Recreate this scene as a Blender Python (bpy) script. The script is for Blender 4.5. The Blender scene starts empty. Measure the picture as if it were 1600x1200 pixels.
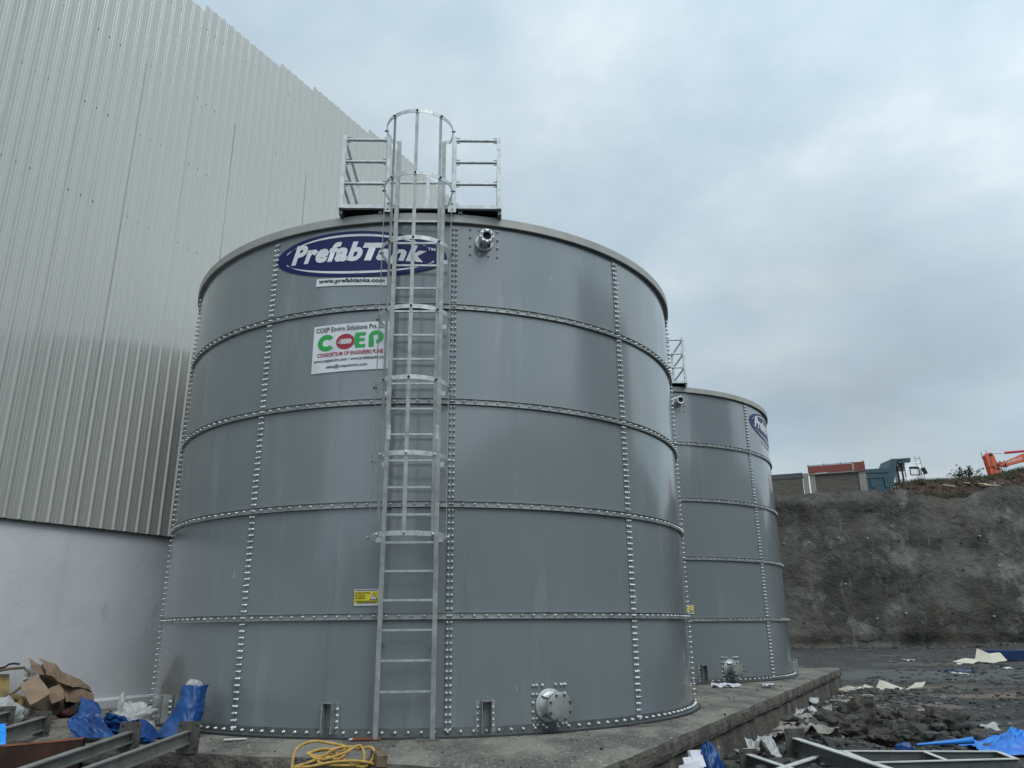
import bpy, bmesh, math, random
from mathutils import Vector, Matrix, noise
R_=math.radians; PI=math.pi
sin,cos=math.sin,math.cos
scene=bpy.context.scene
C=scene.collection
rnd=random.Random(7)

# ------------------------------------------------------------------ camera
CZ=1.0563
cam_d=bpy.data.cameras.new('camera'); cam=bpy.data.objects.new('camera',cam_d); C.objects.link(cam)
cam_d.sensor_width=36; cam_d.lens=1202.37/1600*36; cam_d.clip_start=.05; cam_d.clip_end=3000
cam.matrix_world=Matrix.Translation((0,0,CZ)) @ Matrix.Rotation(R_(90)+.3081,4,'X') @ Matrix.Rotation(-.0102,4,'Z')
scene.camera=cam
# ------------------------------------------------------------------ world, sun, exposure
SUN_EL=R_(52); SUN_AZ=R_(150)         # azimuth from +Y towards +X (behind the camera, to the right)
w=bpy.data.worlds.new('World'); scene.world=w; w.use_nodes=True
nt=w.node_tree; nt.nodes.clear()
def N(t,**k):
    n=nt.nodes.new(t)
    for a,b in k.items(): setattr(n,a,b)
    return n
def LK(a,b): nt.links.new(a,b)
def M(op,a,b=None,cl=False):
    n=N('ShaderNodeMath',operation=op,use_clamp=cl)
    for i,v in enumerate((a,b)):
        if v is None: continue
        if isinstance(v,(int,float)): n.inputs[i].default_value=v
        else: LK(v,n.inputs[i])
    return n.outputs[0]
sky=N('ShaderNodeTexSky',sky_type='NISHITA',sun_disc=False,sun_elevation=SUN_EL,sun_rotation=SUN_AZ,air_density=1.2,dust_density=3)
bg1=N('ShaderNodeBackground'); bg1.inputs[1].default_value=.1; LK(sky.outputs[0],bg1.inputs[0])
tc=N('ShaderNodeTexCoord'); sx=N('ShaderNodeSeparateXYZ'); LK(tc.outputs['Generated'],sx.inputs[0])
zz=M('ADD',M('MAXIMUM',sx.outputs[2],0.0),.32)
cx=N('ShaderNodeCombineXYZ'); LK(M('DIVIDE',sx.outputs[0],zz),cx.inputs[0]); LK(M('DIVIDE',sx.outputs[1],zz),cx.inputs[1])
def noise_w(scale,det,rough,off):
    mp=N('ShaderNodeMapping'); mp.inputs['Location'].default_value=off; LK(cx.outputs[0],mp.inputs[0])
    n=N('ShaderNodeTexNoise'); n.inputs['Scale'].default_value=scale; n.inputs['Detail'].default_value=det; n.inputs['Roughness'].default_value=rough
    LK(mp.outputs[0],n.inputs['Vector']); return n.outputs['Fac']
n1=noise_w(1.9,7,.52,(3.1,1.4,0)); n2=noise_w(4.2,8,.55,(7.7,2.2,0))
f=M('ADD',M('MULTIPLY',n1,.62),M('MULTIPLY',n2,.38))
ramp=N('ShaderNodeValToRGB'); LK(f,ramp.inputs[0])
el=ramp.color_ramp.elements
el[0].position=.36; el[0].color=(.43,.528,.607,1)
el[1].position=.64; el[1].color=(.72,.79,.832,1)
e=el.new(.45); e.color=(.482,.593,.675,1)
e=el.new(.55); e.color=(.582,.684,.748,1)
# the overcast is brightest round the veiled sun
dv=N('ShaderNodeVectorMath',operation='DOT_PRODUCT'); LK(tc.outputs['Generated'],dv.inputs[0])
dv.inputs[1].default_value=(sin(SUN_AZ)*cos(SUN_EL),cos(SUN_AZ)*cos(SUN_EL),sin(SUN_EL))
glow=M('ADD',1.0,M('MULTIPLY',M('POWER',M('MAXIMUM',M('MULTIPLY',M('ADD',dv.outputs['Value'],.25),.8),0.0),1.5),1.5))
dv2=N('ShaderNodeVectorMath',operation='DOT_PRODUCT'); LK(tc.outputs['Generated'],dv2.inputs[0]); dv2.inputs[1].default_value=(.430,.862,.268)
cl=M('MULTIPLY',M('DIVIDE',M('SUBTRACT',dv2.outputs['Value'],.968),.030,True),M('MULTIPLY',M('SUBTRACT',n2,.30),1.5,True))     # a heavier cloud low on the right
glow=M('MULTIPLY',glow,M('SUBTRACT',1.0,M('MULTIPLY',cl,.42)))
sc=N('ShaderNodeVectorMath',operation='SCALE'); LK(ramp.outputs[0],sc.inputs[0]); LK(glow,sc.inputs['Scale'])
bg2=N('ShaderNodeBackground'); LK(sc.outputs[0],bg2.inputs[0]); bg2.inputs[1].default_value=1.0
mx=N('ShaderNodeMixShader'); mx.inputs[0].default_value=.9
LK(bg1.outputs[0],mx.inputs[1]); LK(bg2.outputs[0],mx.inputs[2])
wo=N('ShaderNodeOutputWorld'); LK(mx.outputs[0],wo.inputs[0])
sd=bpy.data.lights.new('sun','SUN'); sd.energy=1.1; sd.angle=R_(30); sd.color=(1,.97,.92)
so=bpy.data.objects.new('sun',sd); C.objects.link(so)
so.rotation_euler=Vector((sin(SUN_AZ)*cos(SUN_EL),cos(SUN_AZ)*cos(SUN_EL),sin(SUN_EL))).to_track_quat('Z','Y').to_euler()
vs=scene.view_settings; vs.view_transform='Standard'; vs.look='None'; vs.exposure=0.0; vs.gamma=1

# ------------------------------------------------------------------ materials
MATS={}
def mat(name,base,rough=.6,metal=0.,var=None,bump=None,coat=0.,spec=.5,aniso=(1,1,1),emit=None,alpha=None,trans=0,layers=(),spots=(),nr=.62):
    """base colour varied by noise towards other colours; var=(colour, scale, lo, hi); layers the same; bump=(strength, scale, distance)"""
    m=bpy.data.materials.new(name); m.use_nodes=True; t=m.node_tree
    b=t.nodes['Principled BSDF']
    b.inputs['Roughness'].default_value=rough; b.inputs['Metallic'].default_value=metal
    b.inputs['Coat Weight'].default_value=coat; b.inputs['Coat Roughness'].default_value=.12
    b.inputs['Specular IOR Level'].default_value=spec
    b.inputs['Transmission Weight'].default_value=trans
    b.inputs['Base Color'].default_value=(*base,1)
    tcn=t.nodes.new('ShaderNodeTexCoord'); mp=t.nodes.new('ShaderNodeMapping'); mp.inputs['Scale'].default_value=aniso
    t.links.new(tcn.outputs['Object'],mp.inputs[0])
    prev=None
    ls=([var] if var else [])+list(layers)
    for i,L in enumerate(ls):
        col,scl,lo,hi=L[:4]
        nz=t.nodes.new('ShaderNodeTexNoise'); nz.inputs['Scale'].default_value=scl; nz.inputs['Detail'].default_value=10; nz.inputs['Roughness'].default_value=nr
        if len(L)>4:
            m2=t.nodes.new('ShaderNodeMapping'); m2.inputs['Scale'].default_value=L[4]; m2.inputs['Location'].default_value=(i*7.3+2,i*3.1,i*5.7); t.links.new(tcn.outputs['Object'],m2.inputs[0]); t.links.new(m2.outputs[0],nz.inputs['Vector'])
        else: t.links.new(mp.outputs[0],nz.inputs['Vector'])
        mr=t.nodes.new('ShaderNodeMapRange'); mr.inputs['From Min'].default_value=lo; mr.inputs['From Max'].default_value=hi; mr.interpolation_type='SMOOTHSTEP'
        t.links.new(nz.outputs['Fac'],mr.inputs['Value'])
        mi=t.nodes.new('ShaderNodeMix'); mi.data_type='RGBA'
        t.links.new(mr.outputs[0],mi.inputs['Factor'])
        if prev is None: mi.inputs['A'].default_value=(*base,1)
        else: t.links.new(prev,mi.inputs['A'])
        mi.inputs['B'].default_value=(*col,1)
        prev=mi.outputs['Result']
    for (col,cx_,cy_,rx_,ry_) in spots:
        sb=t.nodes.new('ShaderNodeVectorMath'); sb.operation='SUBTRACT'; t.links.new(tcn.outputs['Object'],sb.inputs[0]); sb.inputs[1].default_value=(cx_,cy_,0)
        ml=t.nodes.new('ShaderNodeVectorMath'); ml.operation='MULTIPLY'; t.links.new(sb.outputs[0],ml.inputs[0]); ml.inputs[1].default_value=(1/rx_,1/ry_,0)
        ln=t.nodes.new('ShaderNodeVectorMath'); ln.operation='LENGTH'; t.links.new(ml.outputs[0],ln.inputs[0])
        nz=t.nodes.new('ShaderNodeTexNoise'); nz.inputs['Scale'].default_value=1.6; nz.inputs['Detail'].default_value=8; nz.inputs['Roughness'].default_value=.68; t.links.new(tcn.outputs['Object'],nz.inputs['Vector'])
        ad=t.nodes.new('ShaderNodeMath'); ad.operation='MULTIPLY_ADD'; t.links.new(nz.outputs['Fac'],ad.inputs[0]); ad.inputs[1].default_value=2.2; t.links.new(ln.outputs['Value'],ad.inputs[2])
        mr=t.nodes.new('ShaderNodeMapRange'); mr.inputs['From Min'].default_value=2.05; mr.inputs['From Max'].default_value=1.65; t.links.new(ad.outputs[0],mr.inputs['Value'])
        mi=t.nodes.new('ShaderNodeMix'); mi.data_type='RGBA'; t.links.new(mr.outputs[0],mi.inputs['Factor']); t.links.new(prev,mi.inputs['A']); mi.inputs['B'].default_value=(*col,1); prev=mi.outputs['Result']
    if prev is not None: t.links.new(prev,b.inputs['Base Color'])
    if bump:
        bs=bump if isinstance(bump,list) else [bump]
        last=None
        for bm_ in bs:
            st,scl,di=bm_[:3]
            nz=t.nodes.new('ShaderNodeTexNoise'); nz.inputs['Scale'].default_value=scl; nz.inputs['Detail'].default_value=6
            if len(bm_)>3:
                m2=t.nodes.new('ShaderNodeMapping'); m2.inputs['Scale'].default_value=bm_[3]; t.links.new(tcn.outputs['Object'],m2.inputs[0]); t.links.new(m2.outputs[0],nz.inputs['Vector'])
            else: t.links.new(mp.outputs[0],nz.inputs['Vector'])
            bu=t.nodes.new('ShaderNodeBump'); bu.inputs['Strength'].default_value=st; bu.inputs['Distance'].default_value=di
            t.links.new(nz.outputs['Fac'],bu.inputs['Height'])
            if last is not None: t.links.new(last,bu.inputs['Normal'])
            last=bu.outputs[0]
        t.links.new(last,b.inputs['Normal'])
    MATS[name]=m; return m
PAINTS=[]
for pk,(pr,pg,pb) in enumerate([(.160,.185,.195),(.165,.189,.198),(.155,.180,.191)]):
    PAINTS.append(mat('tank_paint_%d'%pk,(pr,pg,pb),.21,0,var=((pr*1.10,pg*1.10,pb*1.09),.6,.38,.66,(1,1,.4)),coat=.75,bump=[(.22,.7,.02,(1,1,.25))],
          layers=[((.215,.238,.242),2.2,.56,.74,(1.6,1.6,.20)),((.126,.147,.156),1.7,.58,.80,(3,3,.12)),((.30,.315,.31),5.5,.68,.76,(1,1,.4)),((.19,.19,.165),1.3,.66,.78,(1.5,1.5,.5))]))
paint=PAINTS[0]
galv=mat('galvanised_steel',(.50,.525,.52),.40,.45,var=((.34,.36,.36),14,.35,.7),layers=[((.70,.72,.71),30,.58,.75)],bump=(.12,60,.004))
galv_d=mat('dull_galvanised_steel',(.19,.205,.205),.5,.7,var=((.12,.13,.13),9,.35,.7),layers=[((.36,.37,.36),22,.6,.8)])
galv_r=mat('weathered_steel_rail',(.35,.365,.355),.48,.4,var=((.23,.24,.235),7,.35,.7),layers=[((.45,.43,.38),12,.6,.78,(1,1,.25))])
bolt_m=mat('zinc_bolt',(.68,.70,.70),.32,.6,var=((.40,.42,.42),9,.4,.68))
dark_steel=mat('dark_bolt_steel',(.07,.075,.075),.5,.6)
fascia_m=mat('rim_fascia_sheet',(.37,.365,.335),.5,.1,var=((.31,.305,.28),2.5,.35,.7))
roof_m=mat('roof_sheet',(.32,.33,.32),.5,.2)
clad_m=mat('cladding_sheet_paint',(.398,.400,.370),.27,.1,var=((.375,.378,.348),.5,.35,.7,(1,1,.2)),coat=.8,bump=(.05,1.2,.01,(1,1,.3)))
plaster=mat('painted_plaster',(.635,.645,.67),.8,0,var=((.54,.55,.565),.55,.38,.64),bump=[(.5,45,.012),(.3,7,.012)],layers=[((.50,.515,.53),.9,.53,.72,(1,1,.10)),((.76,.77,.80),14,.60,.8),((.36,.36,.345),2.0,.62,.76,(1,1,.35))])
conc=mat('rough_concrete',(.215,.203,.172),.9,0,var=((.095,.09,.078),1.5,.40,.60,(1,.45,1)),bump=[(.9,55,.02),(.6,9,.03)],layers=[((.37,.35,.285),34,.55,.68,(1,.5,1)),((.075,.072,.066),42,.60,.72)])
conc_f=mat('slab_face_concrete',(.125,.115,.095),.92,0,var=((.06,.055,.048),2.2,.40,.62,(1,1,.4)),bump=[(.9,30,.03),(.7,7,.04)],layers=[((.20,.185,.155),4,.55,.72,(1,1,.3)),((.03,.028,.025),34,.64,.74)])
soil=mat('dark_wet_soil',(.036,.036,.035),.85,0,var=((.020,.020,.020),1.6,.40,.62),bump=[(1,18,.05),(.8,60,.02)],layers=[((.105,.078,.060),.22,.545,.62),((.10,.10,.096),7,.57,.70),((.075,.078,.076),1.1,.53,.66,(1,3,1)),((.012,.012,.012),12,.60,.72)],
  spots=[((.165,.128,.105),7.7,17.0,1.5,1.6),((.16,.12,.095),9.6,21.8,2.2,1.2),((.17,.125,.10),11.3,19.2,2.4,.8),((.075,.05,.034),7.3,12.4,1.6,1.2),((.085,.088,.085),14,27,7,3.5)])
soil_u=mat('upper_earth',(.075,.045,.028),.95,0,var=((.025,.016,.011),1.6,.40,.60),bump=[(1,3,.3),(1,9,.12)],layers=[((.13,.085,.05),2.6,.58,.70),((.045,.046,.022),.5,.58,.68)])
shot=mat('sprayed_concrete',(.086,.081,.070),.93,0,var=((.044,.041,.036),.17,.44,.56),bump=[(1,1.3,.25),(.9,6,.08)],nr=.72,
   layers=[((.145,.139,.123),.30,.53,.64),((.110,.104,.091),.9,.56,.68,(1,1,.2)),((.076,.063,.038),.22,.60,.68,(1.6,1,.35)),((.034,.032,.028),1.0,.56,.66,(1,1,3)),((.155,.149,.132),2.6,.60,.70,(1,1,2.4))])  # thin horizontal bands put the shading of wrinkles into the colour
blue_sheet=mat('blue_tarp',(.003,.058,.215),.42,0,var=((.003,.026,.13),3,.4,.7),coat=.1)
blue_bright=mat('bright_blue_tarp',(.015,.21,.66),.4,0,var=((.012,.12,.55),3.5,.42,.62),layers=[((.10,.42,.70),5,.60,.75)])
cyan_sheet=mat('cyan_plastic',(.01,.25,.75),.45)
white_pl=mat('white_plastic_film',(.50,.51,.50),.35,0,var=((.34,.35,.35),4,.4,.7),trans=.25)
paper=mat('white_paper',(.60,.61,.66),.75,0,var=((.45,.46,.50),4,.45,.7))
card=mat('cardboard',(.26,.185,.125),.85,0,var=((.19,.135,.088),3,.4,.7),layers=[((.10,.07,.045),5,.62,.8)])
card_d=mat('dark_cardboard',(.10,.072,.048),.9,0,var=((.05,.037,.026),4,.4,.7))  # darker cardboard; stands in for shade on the heap's back sheet
yellowb=mat('yellow_board',(.22,.165,.05),.8,0,var=((.09,.065,.03),5,.40,.65))
rope_m=mat('yellow_rope_fibre',(.50,.33,.095),.75,0,var=((.38,.23,.05),20,.4,.65))
rust=mat('rusty_steel',(.19,.062,.022),.8,.1,var=((.05,.02,.012),3,.42,.62),layers=[((.30,.11,.04),9,.60,.75)])
darkrust=mat('dark_rusty_face',(.030,.014,.009),.85,.1,var=((.075,.028,.013),3,.45,.68,(1,1,.5)))
wood=mat('weathered_timber',(.16,.115,.075),.85,0,var=((.09,.062,.04),9,.4,.65))
beam_m=mat('grey_primed_beam',(.25,.255,.24),.5,.25,var=((.17,.175,.165),5,.38,.65),layers=[((.40,.40,.37),14,.62,.78)])
beam_d=mat('dark_grey_beam',(.125,.135,.128),.5,.2,var=((.085,.092,.088),5,.38,.65),layers=[((.34,.34,.32),16,.66,.78)])
plate_m=mat('mill_scale_plate',(.105,.10,.09),.55,.3,var=((.06,.057,.052),9,.4,.65),layers=[((.19,.175,.15),22,.60,.75)])
edge_m=mat('pale_beam_flange',(.56,.57,.55),.55,.1,var=((.42,.43,.41),8,.45,.7))
sackm=mat('muddy_sacking',(.060,.055,.044),.9,0,var=((.016,.015,.013),4,.42,.62),layers=[((.125,.115,.092),7,.60,.75)],bump=[(.8,9,.05),(.6,30,.015)])
rag=mat('dirty_pale_sheet',(.27,.255,.22),.85,0,var=((.11,.10,.085),6,.45,.68))
cream=mat('cream_foam_board',(.50,.47,.38),.8,0,var=((.45,.42,.33),3,.5,.75))
foil=mat('silver_foil',(.6,.62,.66),.25,.9,var=((.2,.21,.24),14,.45,.6))
stone_m=mat('dark_rubble',(.065,.064,.06),.9,0,var=((.03,.03,.028),5,.4,.65),layers=[((.15,.145,.135),3,.60,.72)])
block_m=None
def simple(n,c,r=.6,m=0.,**k): return mat(n,c,r,m,var=(tuple(x*.72 for x in c),4,.45,.75),**k)
navy=mat('logo_navy',(.006,.008,.085),.42,spec=.3)
white_d=simple('decal_white',(.66,.68,.70),.35); black_d=mat('decal_black',(.02,.02,.022),.5); grey_d=mat('decal_ink_grey',(.06,.06,.075),.5)
green_d=mat('decal_green',(.01,.33,.055),.4); red_d=mat('decal_red',(.30,.008,.03),.4); yel_d=simple('decal_yellow',(.72,.60,.02),.4)
teal=simple('truck_teal_paint',(.011,.048,.066),.45); whitep=simple('truck_white_paint',(.80,.81,.82),.35)
orange=simple('excavator_orange',(.52,.075,.02),.45); redp=simple('cylinder_red',(.42,.012,.035),.4)
redsheet=simple('red_oxide_sheet',(.17,.035,.022),.6); conc_p=simple('pale_concrete_post',(.23,.22,.19),.9)
grey_band=simple('dark_wall_coping',(.07,.075,.08),.85)
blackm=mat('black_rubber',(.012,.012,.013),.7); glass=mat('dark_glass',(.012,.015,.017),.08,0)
leaf=mat('leaf_green',(.035,.06,.022),.7,0,var=((.07,.10,.035),6,.45,.65)); bark=mat('bark',(.07,.05,.035),.9)
grass_m=mat('grass_blade',(.05,.058,.026),.8,0,var=((.10,.085,.04),3,.45,.65))
straw=simple('pale_timber_plank',(.38,.30,.17),.85)
blue_box=simple('faded_blue_paint',(.035,.075,.20),.5)
# block wall: brick texture courses
m=bpy.data.materials.new('grey_block_courses'); m.use_nodes=True; t=m.node_tree
br=t.nodes.new('ShaderNodeTexBrick'); br.inputs['Scale'].default_value=1; br.inputs['Brick Width'].default_value=.45; br.inputs['Row Height'].default_value=.14; br.inputs['Mortar Size'].default_value=.018
br.inputs['Color1'].default_value=(.135,.12,.10,1); br.inputs['Color2'].default_value=(.10,.09,.075,1); br.inputs['Mortar'].default_value=(.05,.046,.04,1)
tcn=t.nodes.new('ShaderNodeTexCoord'); sp=t.nodes.new('ShaderNodeSeparateXYZ'); cb=t.nodes.new('ShaderNodeCombineXYZ')
t.links.new(tcn.outputs['Object'],sp.inputs[0]); t.links.new(sp.outputs[0],cb.inputs[0]); t.links.new(sp.outputs[2],cb.inputs[1]); t.links.new(cb.outputs[0],br.inputs['Vector'])
t.links.new(br.outputs['Color'],t.nodes['Principled BSDF'].inputs['Base Color']); t.nodes['Principled BSDF'].inputs['Roughness'].default_value=.9
bu=t.nodes.new('ShaderNodeBump'); bu.inputs['Strength'].default_value=.8; bu.inputs['Distance'].default_value=.03; t.links.new(br.outputs['Fac'],bu.inputs['Height']); bu.invert=True; t.links.new(bu.outputs[0],t.nodes['Principled BSDF'].inputs['Normal'])
block_m=m

# ------------------------------------------------------------------ mesh builder
class MB:
    def __init__(s): s.v=[]; s.f=[]; s.sm=[]
    def add(s,vs,fs,smooth=False):
        o=len(s.v); s.v+= [tuple(x) for x in vs]
        for q in fs: s.f.append([i+o for i in q]); s.sm.append(smooth)
        return s
    def box(s,c,d,mtx=None):
        hx,hy,hz=d[0]/2,d[1]/2,d[2]/2
        p=[Vector((x*hx,y*hy,z*hz)) for x in(-1,1) for y in(-1,1) for z in(-1,1)]
        if mtx is not None: p=[mtx@q for q in p]
        p=[q+Vector(c) for q in p]
        return s.add(p,[(0,1,3,2),(4,6,7,5),(0,4,5,1),(2,3,7,6),(0,2,6,4),(1,5,7,3)])
    def bar(s,a,b,wd,th,up=(0,0,1)):
        """rectangular bar a->b; wd across (side), th along up"""
        a,b=Vector(a),Vector(b); d=(b-a); L=d.length; d=d/L
        up=Vector(up); si=d.cross(up)
        if si.length<1e-5: si=d.cross(Vector((1,0,0)))
        si.normalize(); u=si.cross(d)
        p=[]
        for q in(a,b):
            for i,j in((-1,-1),(1,-1),(1,1),(-1,1)): p.append(q+si*(i*wd/2)+u*(j*th/2))
        return s.add(p,[(0,1,2,3)[::-1],(4,5,6,7),(0,1,5,4),(1,2,6,5),(2,3,7,6),(3,0,4,7)])
    def tube(s,pts,r,n=8,cap=True,rfun=None):
        pts=[Vector(p) for p in pts]; m=len(pts); vs=[]; prevu=None
        for i,p in enumerate(pts):
            d=(pts[min(i+1,m-1)]-pts[max(i-1,0)]).normalized()
            u=prevu if prevu is not None else (Vector((0,0,1)) if abs(d.z)<.9 else Vector((1,0,0)))
            u=(u-d*u.dot(d)).normalized(); prevu=u; v=d.cross(u)
            rr=r if rfun is None else rfun(i/(m-1))
            for k in range(n):
                a=2*PI*k/n; vs.append(p+u*cos(a)*rr+v*sin(a)*rr)
        fs=[]
        for i in range(m-1):
            for k in range(n): fs.append((i*n+k,i*n+(k+1)%n,(i+1)*n+(k+1)%n,(i+1)*n+k))
        s.add(vs,fs,True)
        if cap:
            s.add([vs[k] for k in range(n)],[tuple(range(n))[::-1]]); s.add(vs[-n:],[tuple(range(n))])
        return s
    def lathe(s,prof,mtx,n=24,smooth=True):
        """prof [(r,z)] round local z, placed by mtx"""
        vs=[]; 
        for r,z in prof:
            for k in range(n):
                a=2*PI*k/n; vs.append(mtx@Vector((r*cos(a),r*sin(a),z)))
        fs=[]
        for i in range(len(prof)-1):
            for k in range(n): fs.append((i*n+k,i*n+(k+1)%n,(i+1)*n+(k+1)%n,(i+1)*n+k))
        return s.add(vs,fs,smooth)
    def prism(s,poly,ext,org,ax,ay):
        """poly 2D in (ax,ay) from org, extruded by vector ext (both caps)"""
        org,ax,ay,ext=map(Vector,(org,ax,ay,ext)); n=len(poly)
        a=[org+ax*x+ay*y for x,y in poly]; b=[p+ext for p in a]
        return s.add(a+b,[tuple(range(n))[::-1],tuple(range(n,2*n))]+[(i,(i+1)%n,(i+1)%n+n,i+n) for i in range(n)])
    def grid(s,fn,nu,nv,smooth=True,flip=False):
        vs=[fn(i/nu,j/nv) for j in range(nv+1) for i in range(nu+1)]
        fs=[]
        for j in range(nv):
            for i in range(nu):
                a=j*(nu+1)+i; q=(a,a+1,a+nu+2,a+nu+1); fs.append(q[::-1] if flip else q)
        return s.add(vs,fs,smooth)
    def mesh(s,name,m):
        me=bpy.data.meshes.new(name); me.from_pydata(s.v,[],s.f); 
        me.polygons.foreach_set('use_smooth',s.sm)
        me.materials.append(m); me.update(); return me
    def build(s,name,m,parent=None,recalc=True,loc=None):
        me=s.mesh(name,m)
        if recalc:
            b=bmesh.new(); b.from_mesh(me); bmesh.ops.recalc_face_normals(b,faces=b.faces); b.to_mesh(me); b.free()
        o=bpy.data.objects.new(name,me); C.objects.link(o)
        if parent: o.parent=parent
        if loc: o.location=loc
        return o
def tag(o,label=None,cat=None,group=None,kind=None):
    for k,v in(('label',label),('category',cat),('group',group),('kind',kind)):
        if v: o[k]=v
    return o
def thing(name,label,cat,loc=(0,0,0),rz=0,group=None):
    o=bpy.data.objects.new(name,None); C.objects.link(o); o.location=loc; o.rotation_euler=(0,0,rz); o.empty_display_size=.2
    return tag(o,label,cat,group)
def inst(name,me,parent=None,loc=(0,0,0),rot=(0,0,0),scale=(1,1,1)):
    o=bpy.data.objects.new(name,me); C.objects.link(o); o.location=loc; o.rotation_euler=rot; o.scale=scale
    if parent: o.parent=parent
    return o
def fbm(p,sc=1.,oc=4):
    p=Vector(p)*sc; a=1.; t=0.
    for i in range(oc): t+=a*noise.noise(p); p=p*2.03+Vector((3.7,1.3,7.1)); a*=.5
    return t
def ridge(p,sc=1.,oc=3):
    p=Vector(p)*sc; a=1.; t=0.
    for i in range(oc): t+=a*(1-2*abs(noise.noise(p))); p=p*2.1+Vector((5.1,9.2,1.7)); a*=.5
    return t
# plan frame of the tank row: E1 along the row (away), E2 to the right of it; origin at the near tank's centre
TH=R_(28.1); E1=Vector((sin(TH),cos(TH),0)); E2=Vector((cos(TH),-sin(TH),0)); C1=Vector((-1.2528,12.4566,0)); C2=Vector((2.6558,19.7783,0))
def S(a,b,z=0.): return C1+E1*a+E2*b+Vector((0,0,z))
GZ=-.52

# ------------------------------------------------------------------ ground
def gz(x,y):
    z=GZ+.055*fbm((x,y,0),.35,3)+.03*fbm((x,y,9),1.7,3)+(.06*fbm((x,y,5),.22,4) if y>25 else 0)
    if y>40: z+=.0
    z+=.30*max(0.,min(1.,(x-30)/8))*max(0,min(1,(y-40)/15))
    # low bank of debris along the slab's right side
    d=Vector((x,y,0))-C1; a,b=d.dot(E1),d.dot(E2)
    z+=.16*math.exp(-((b-5.3)/.75)**2)*max(0,min(1,(a+3)/2))*max(0,min(1,(9-a)/5))*(.6+.8*noise.noise((x*1.2,y*1.2,4)))
    return z
def build_ground():
    def axis(lo,hi,dlo,dhi,step,n):
        r=[]; k=lo
        while k<=hi+1e-6: r.append(k); k+=step
        a=[lo-(lo-dlo)*(i/n)**2.2 for i in range(n,0,-1)]; b=[hi+(dhi-hi)*(i/n)**2.2 for i in range(1,n+1)]
        return a+r+b
    xs=axis(-8,42,-600,600,.25,14); ys=axis(5,58,-500,900,.25,14)
    nx,ny=len(xs),len(ys)
    vs=[]
    for y in ys:
        for x in xs:
            vs.append((x,y,gz(x,y) if -12<x<46 and 2<y<62 else GZ))
    fs=[(j*nx+i,j*nx+i+1,(j+1)*nx+i+1,(j+1)*nx+i) for j in range(ny-1) for i in range(nx-1)]
    b=MB(); b.add(vs,fs,True); o=b.build('ground',soil,recalc=False); tag(o,kind='structure')
build_ground()

# ------------------------------------------------------------------ concrete slab under the tanks
def build_slab():
    t=thing('foundation_slab','long raised concrete foundation slab carrying both grey tanks','foundation slab')
    W0=-4.15
    def front(b):
        k=[(-5,-5.1),(-2,-5.08),(0,-5.0),(1.35,-4.81),(1.8,-4.66),(4.5,-4.55)]
        for (x0,y0),(x1,y1) in zip(k,k[1:]):
            if b<=x1: return y0+(y1-y0)*max(0,(b-x0))/(x1-x0)
        return k[-1][1]
    # outline points, counter-clockwise from the front left
    pts=[]
    n=70
    for i in range(n+1):
        b=W0+(4.33-W0)*i/n; pts.append((front(b)+.02*noise.noise((b*3,1,0))+.012*noise.noise((b*11,1,0)),b,(-1,0)))
    m=140
    for i in range(1,m+1):
        a=front(4.33)+(12.45-front(4.33))*i/m; pts.append((a,4.39+.03*noise.noise((a*1.3,2,0))+.012*noise.noise((a*9,2,0)),(0,1)))
    for i in range(1,40): 
        b=4.39+(W0-4.39)*i/40; pts.append((12.45,b,(1,0)))
    for i in range(0,20):
        a=12.45+(front(W0)-12.45)*i/20; pts.append((a,W0,(0,-1)))
    top=MB()
    ring=[S(a,b,0) for a,b,_ in pts]; ctr=S(3.5,0,0)
    # top: concentric rings for a slightly uneven edge
    vs=[]; fs=[]; L=len(ring); ks=[1,.992,.97,.9,.75,.5,.2]
    for k in ks:
        for p in ring:
            q=ctr+(p-ctr)*k; 
            z=.006*noise.noise(q*1.2) if k<.99 else -.006-.016*abs(noise.noise(q*4))
            vs.append((q.x,q.y,z-.004))
    for r in range(len(ks)-1):
        for i in range(L): fs.append((r*L+i,r*L+(i+1)%L,(r+1)*L+(i+1)%L,(r+1)*L+i))
    fs.append(tuple((len(ks)-1)*L+i for i in range(L)))
    top.add(vs,fs,True); top.build('slab_top',conc,t)
    # face: an overhanging upper lift with a ragged joint, then the lower pour set back
    b=MB(); rows=[(0,-.008),(.010,-.05),(.014,-.12),(.004,-.17),(-.035,-.185),(-.03,-.28),(-.028,-.42),(-.028,-.75)]
    vs=[]
    for off,z in rows:
        for (a,bb,nn) in pts:
            nz=.012*noise.noise((a*5,bb*5,z*9))+.006*noise.noise((a*17,bb*17,z*30))
            zj=z+(.022*noise.noise((a*2.1,bb*2.1,3)) if -.2<z<-.1 else 0)
            if z>-.01: nz=0
            vs.append(S(a+nn[0]*(off+nz),bb+nn[1]*(off+nz),zj if z<-.009 else -.012))
    fs=[]
    for r in range(len(rows)-1):
        for i in range(L): fs.append((r*L+i,r*L+(i+1)%L,(r+1)*L+(i+1)%L,(r+1)*L+i))
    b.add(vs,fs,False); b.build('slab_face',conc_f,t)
build_slab()

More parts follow.
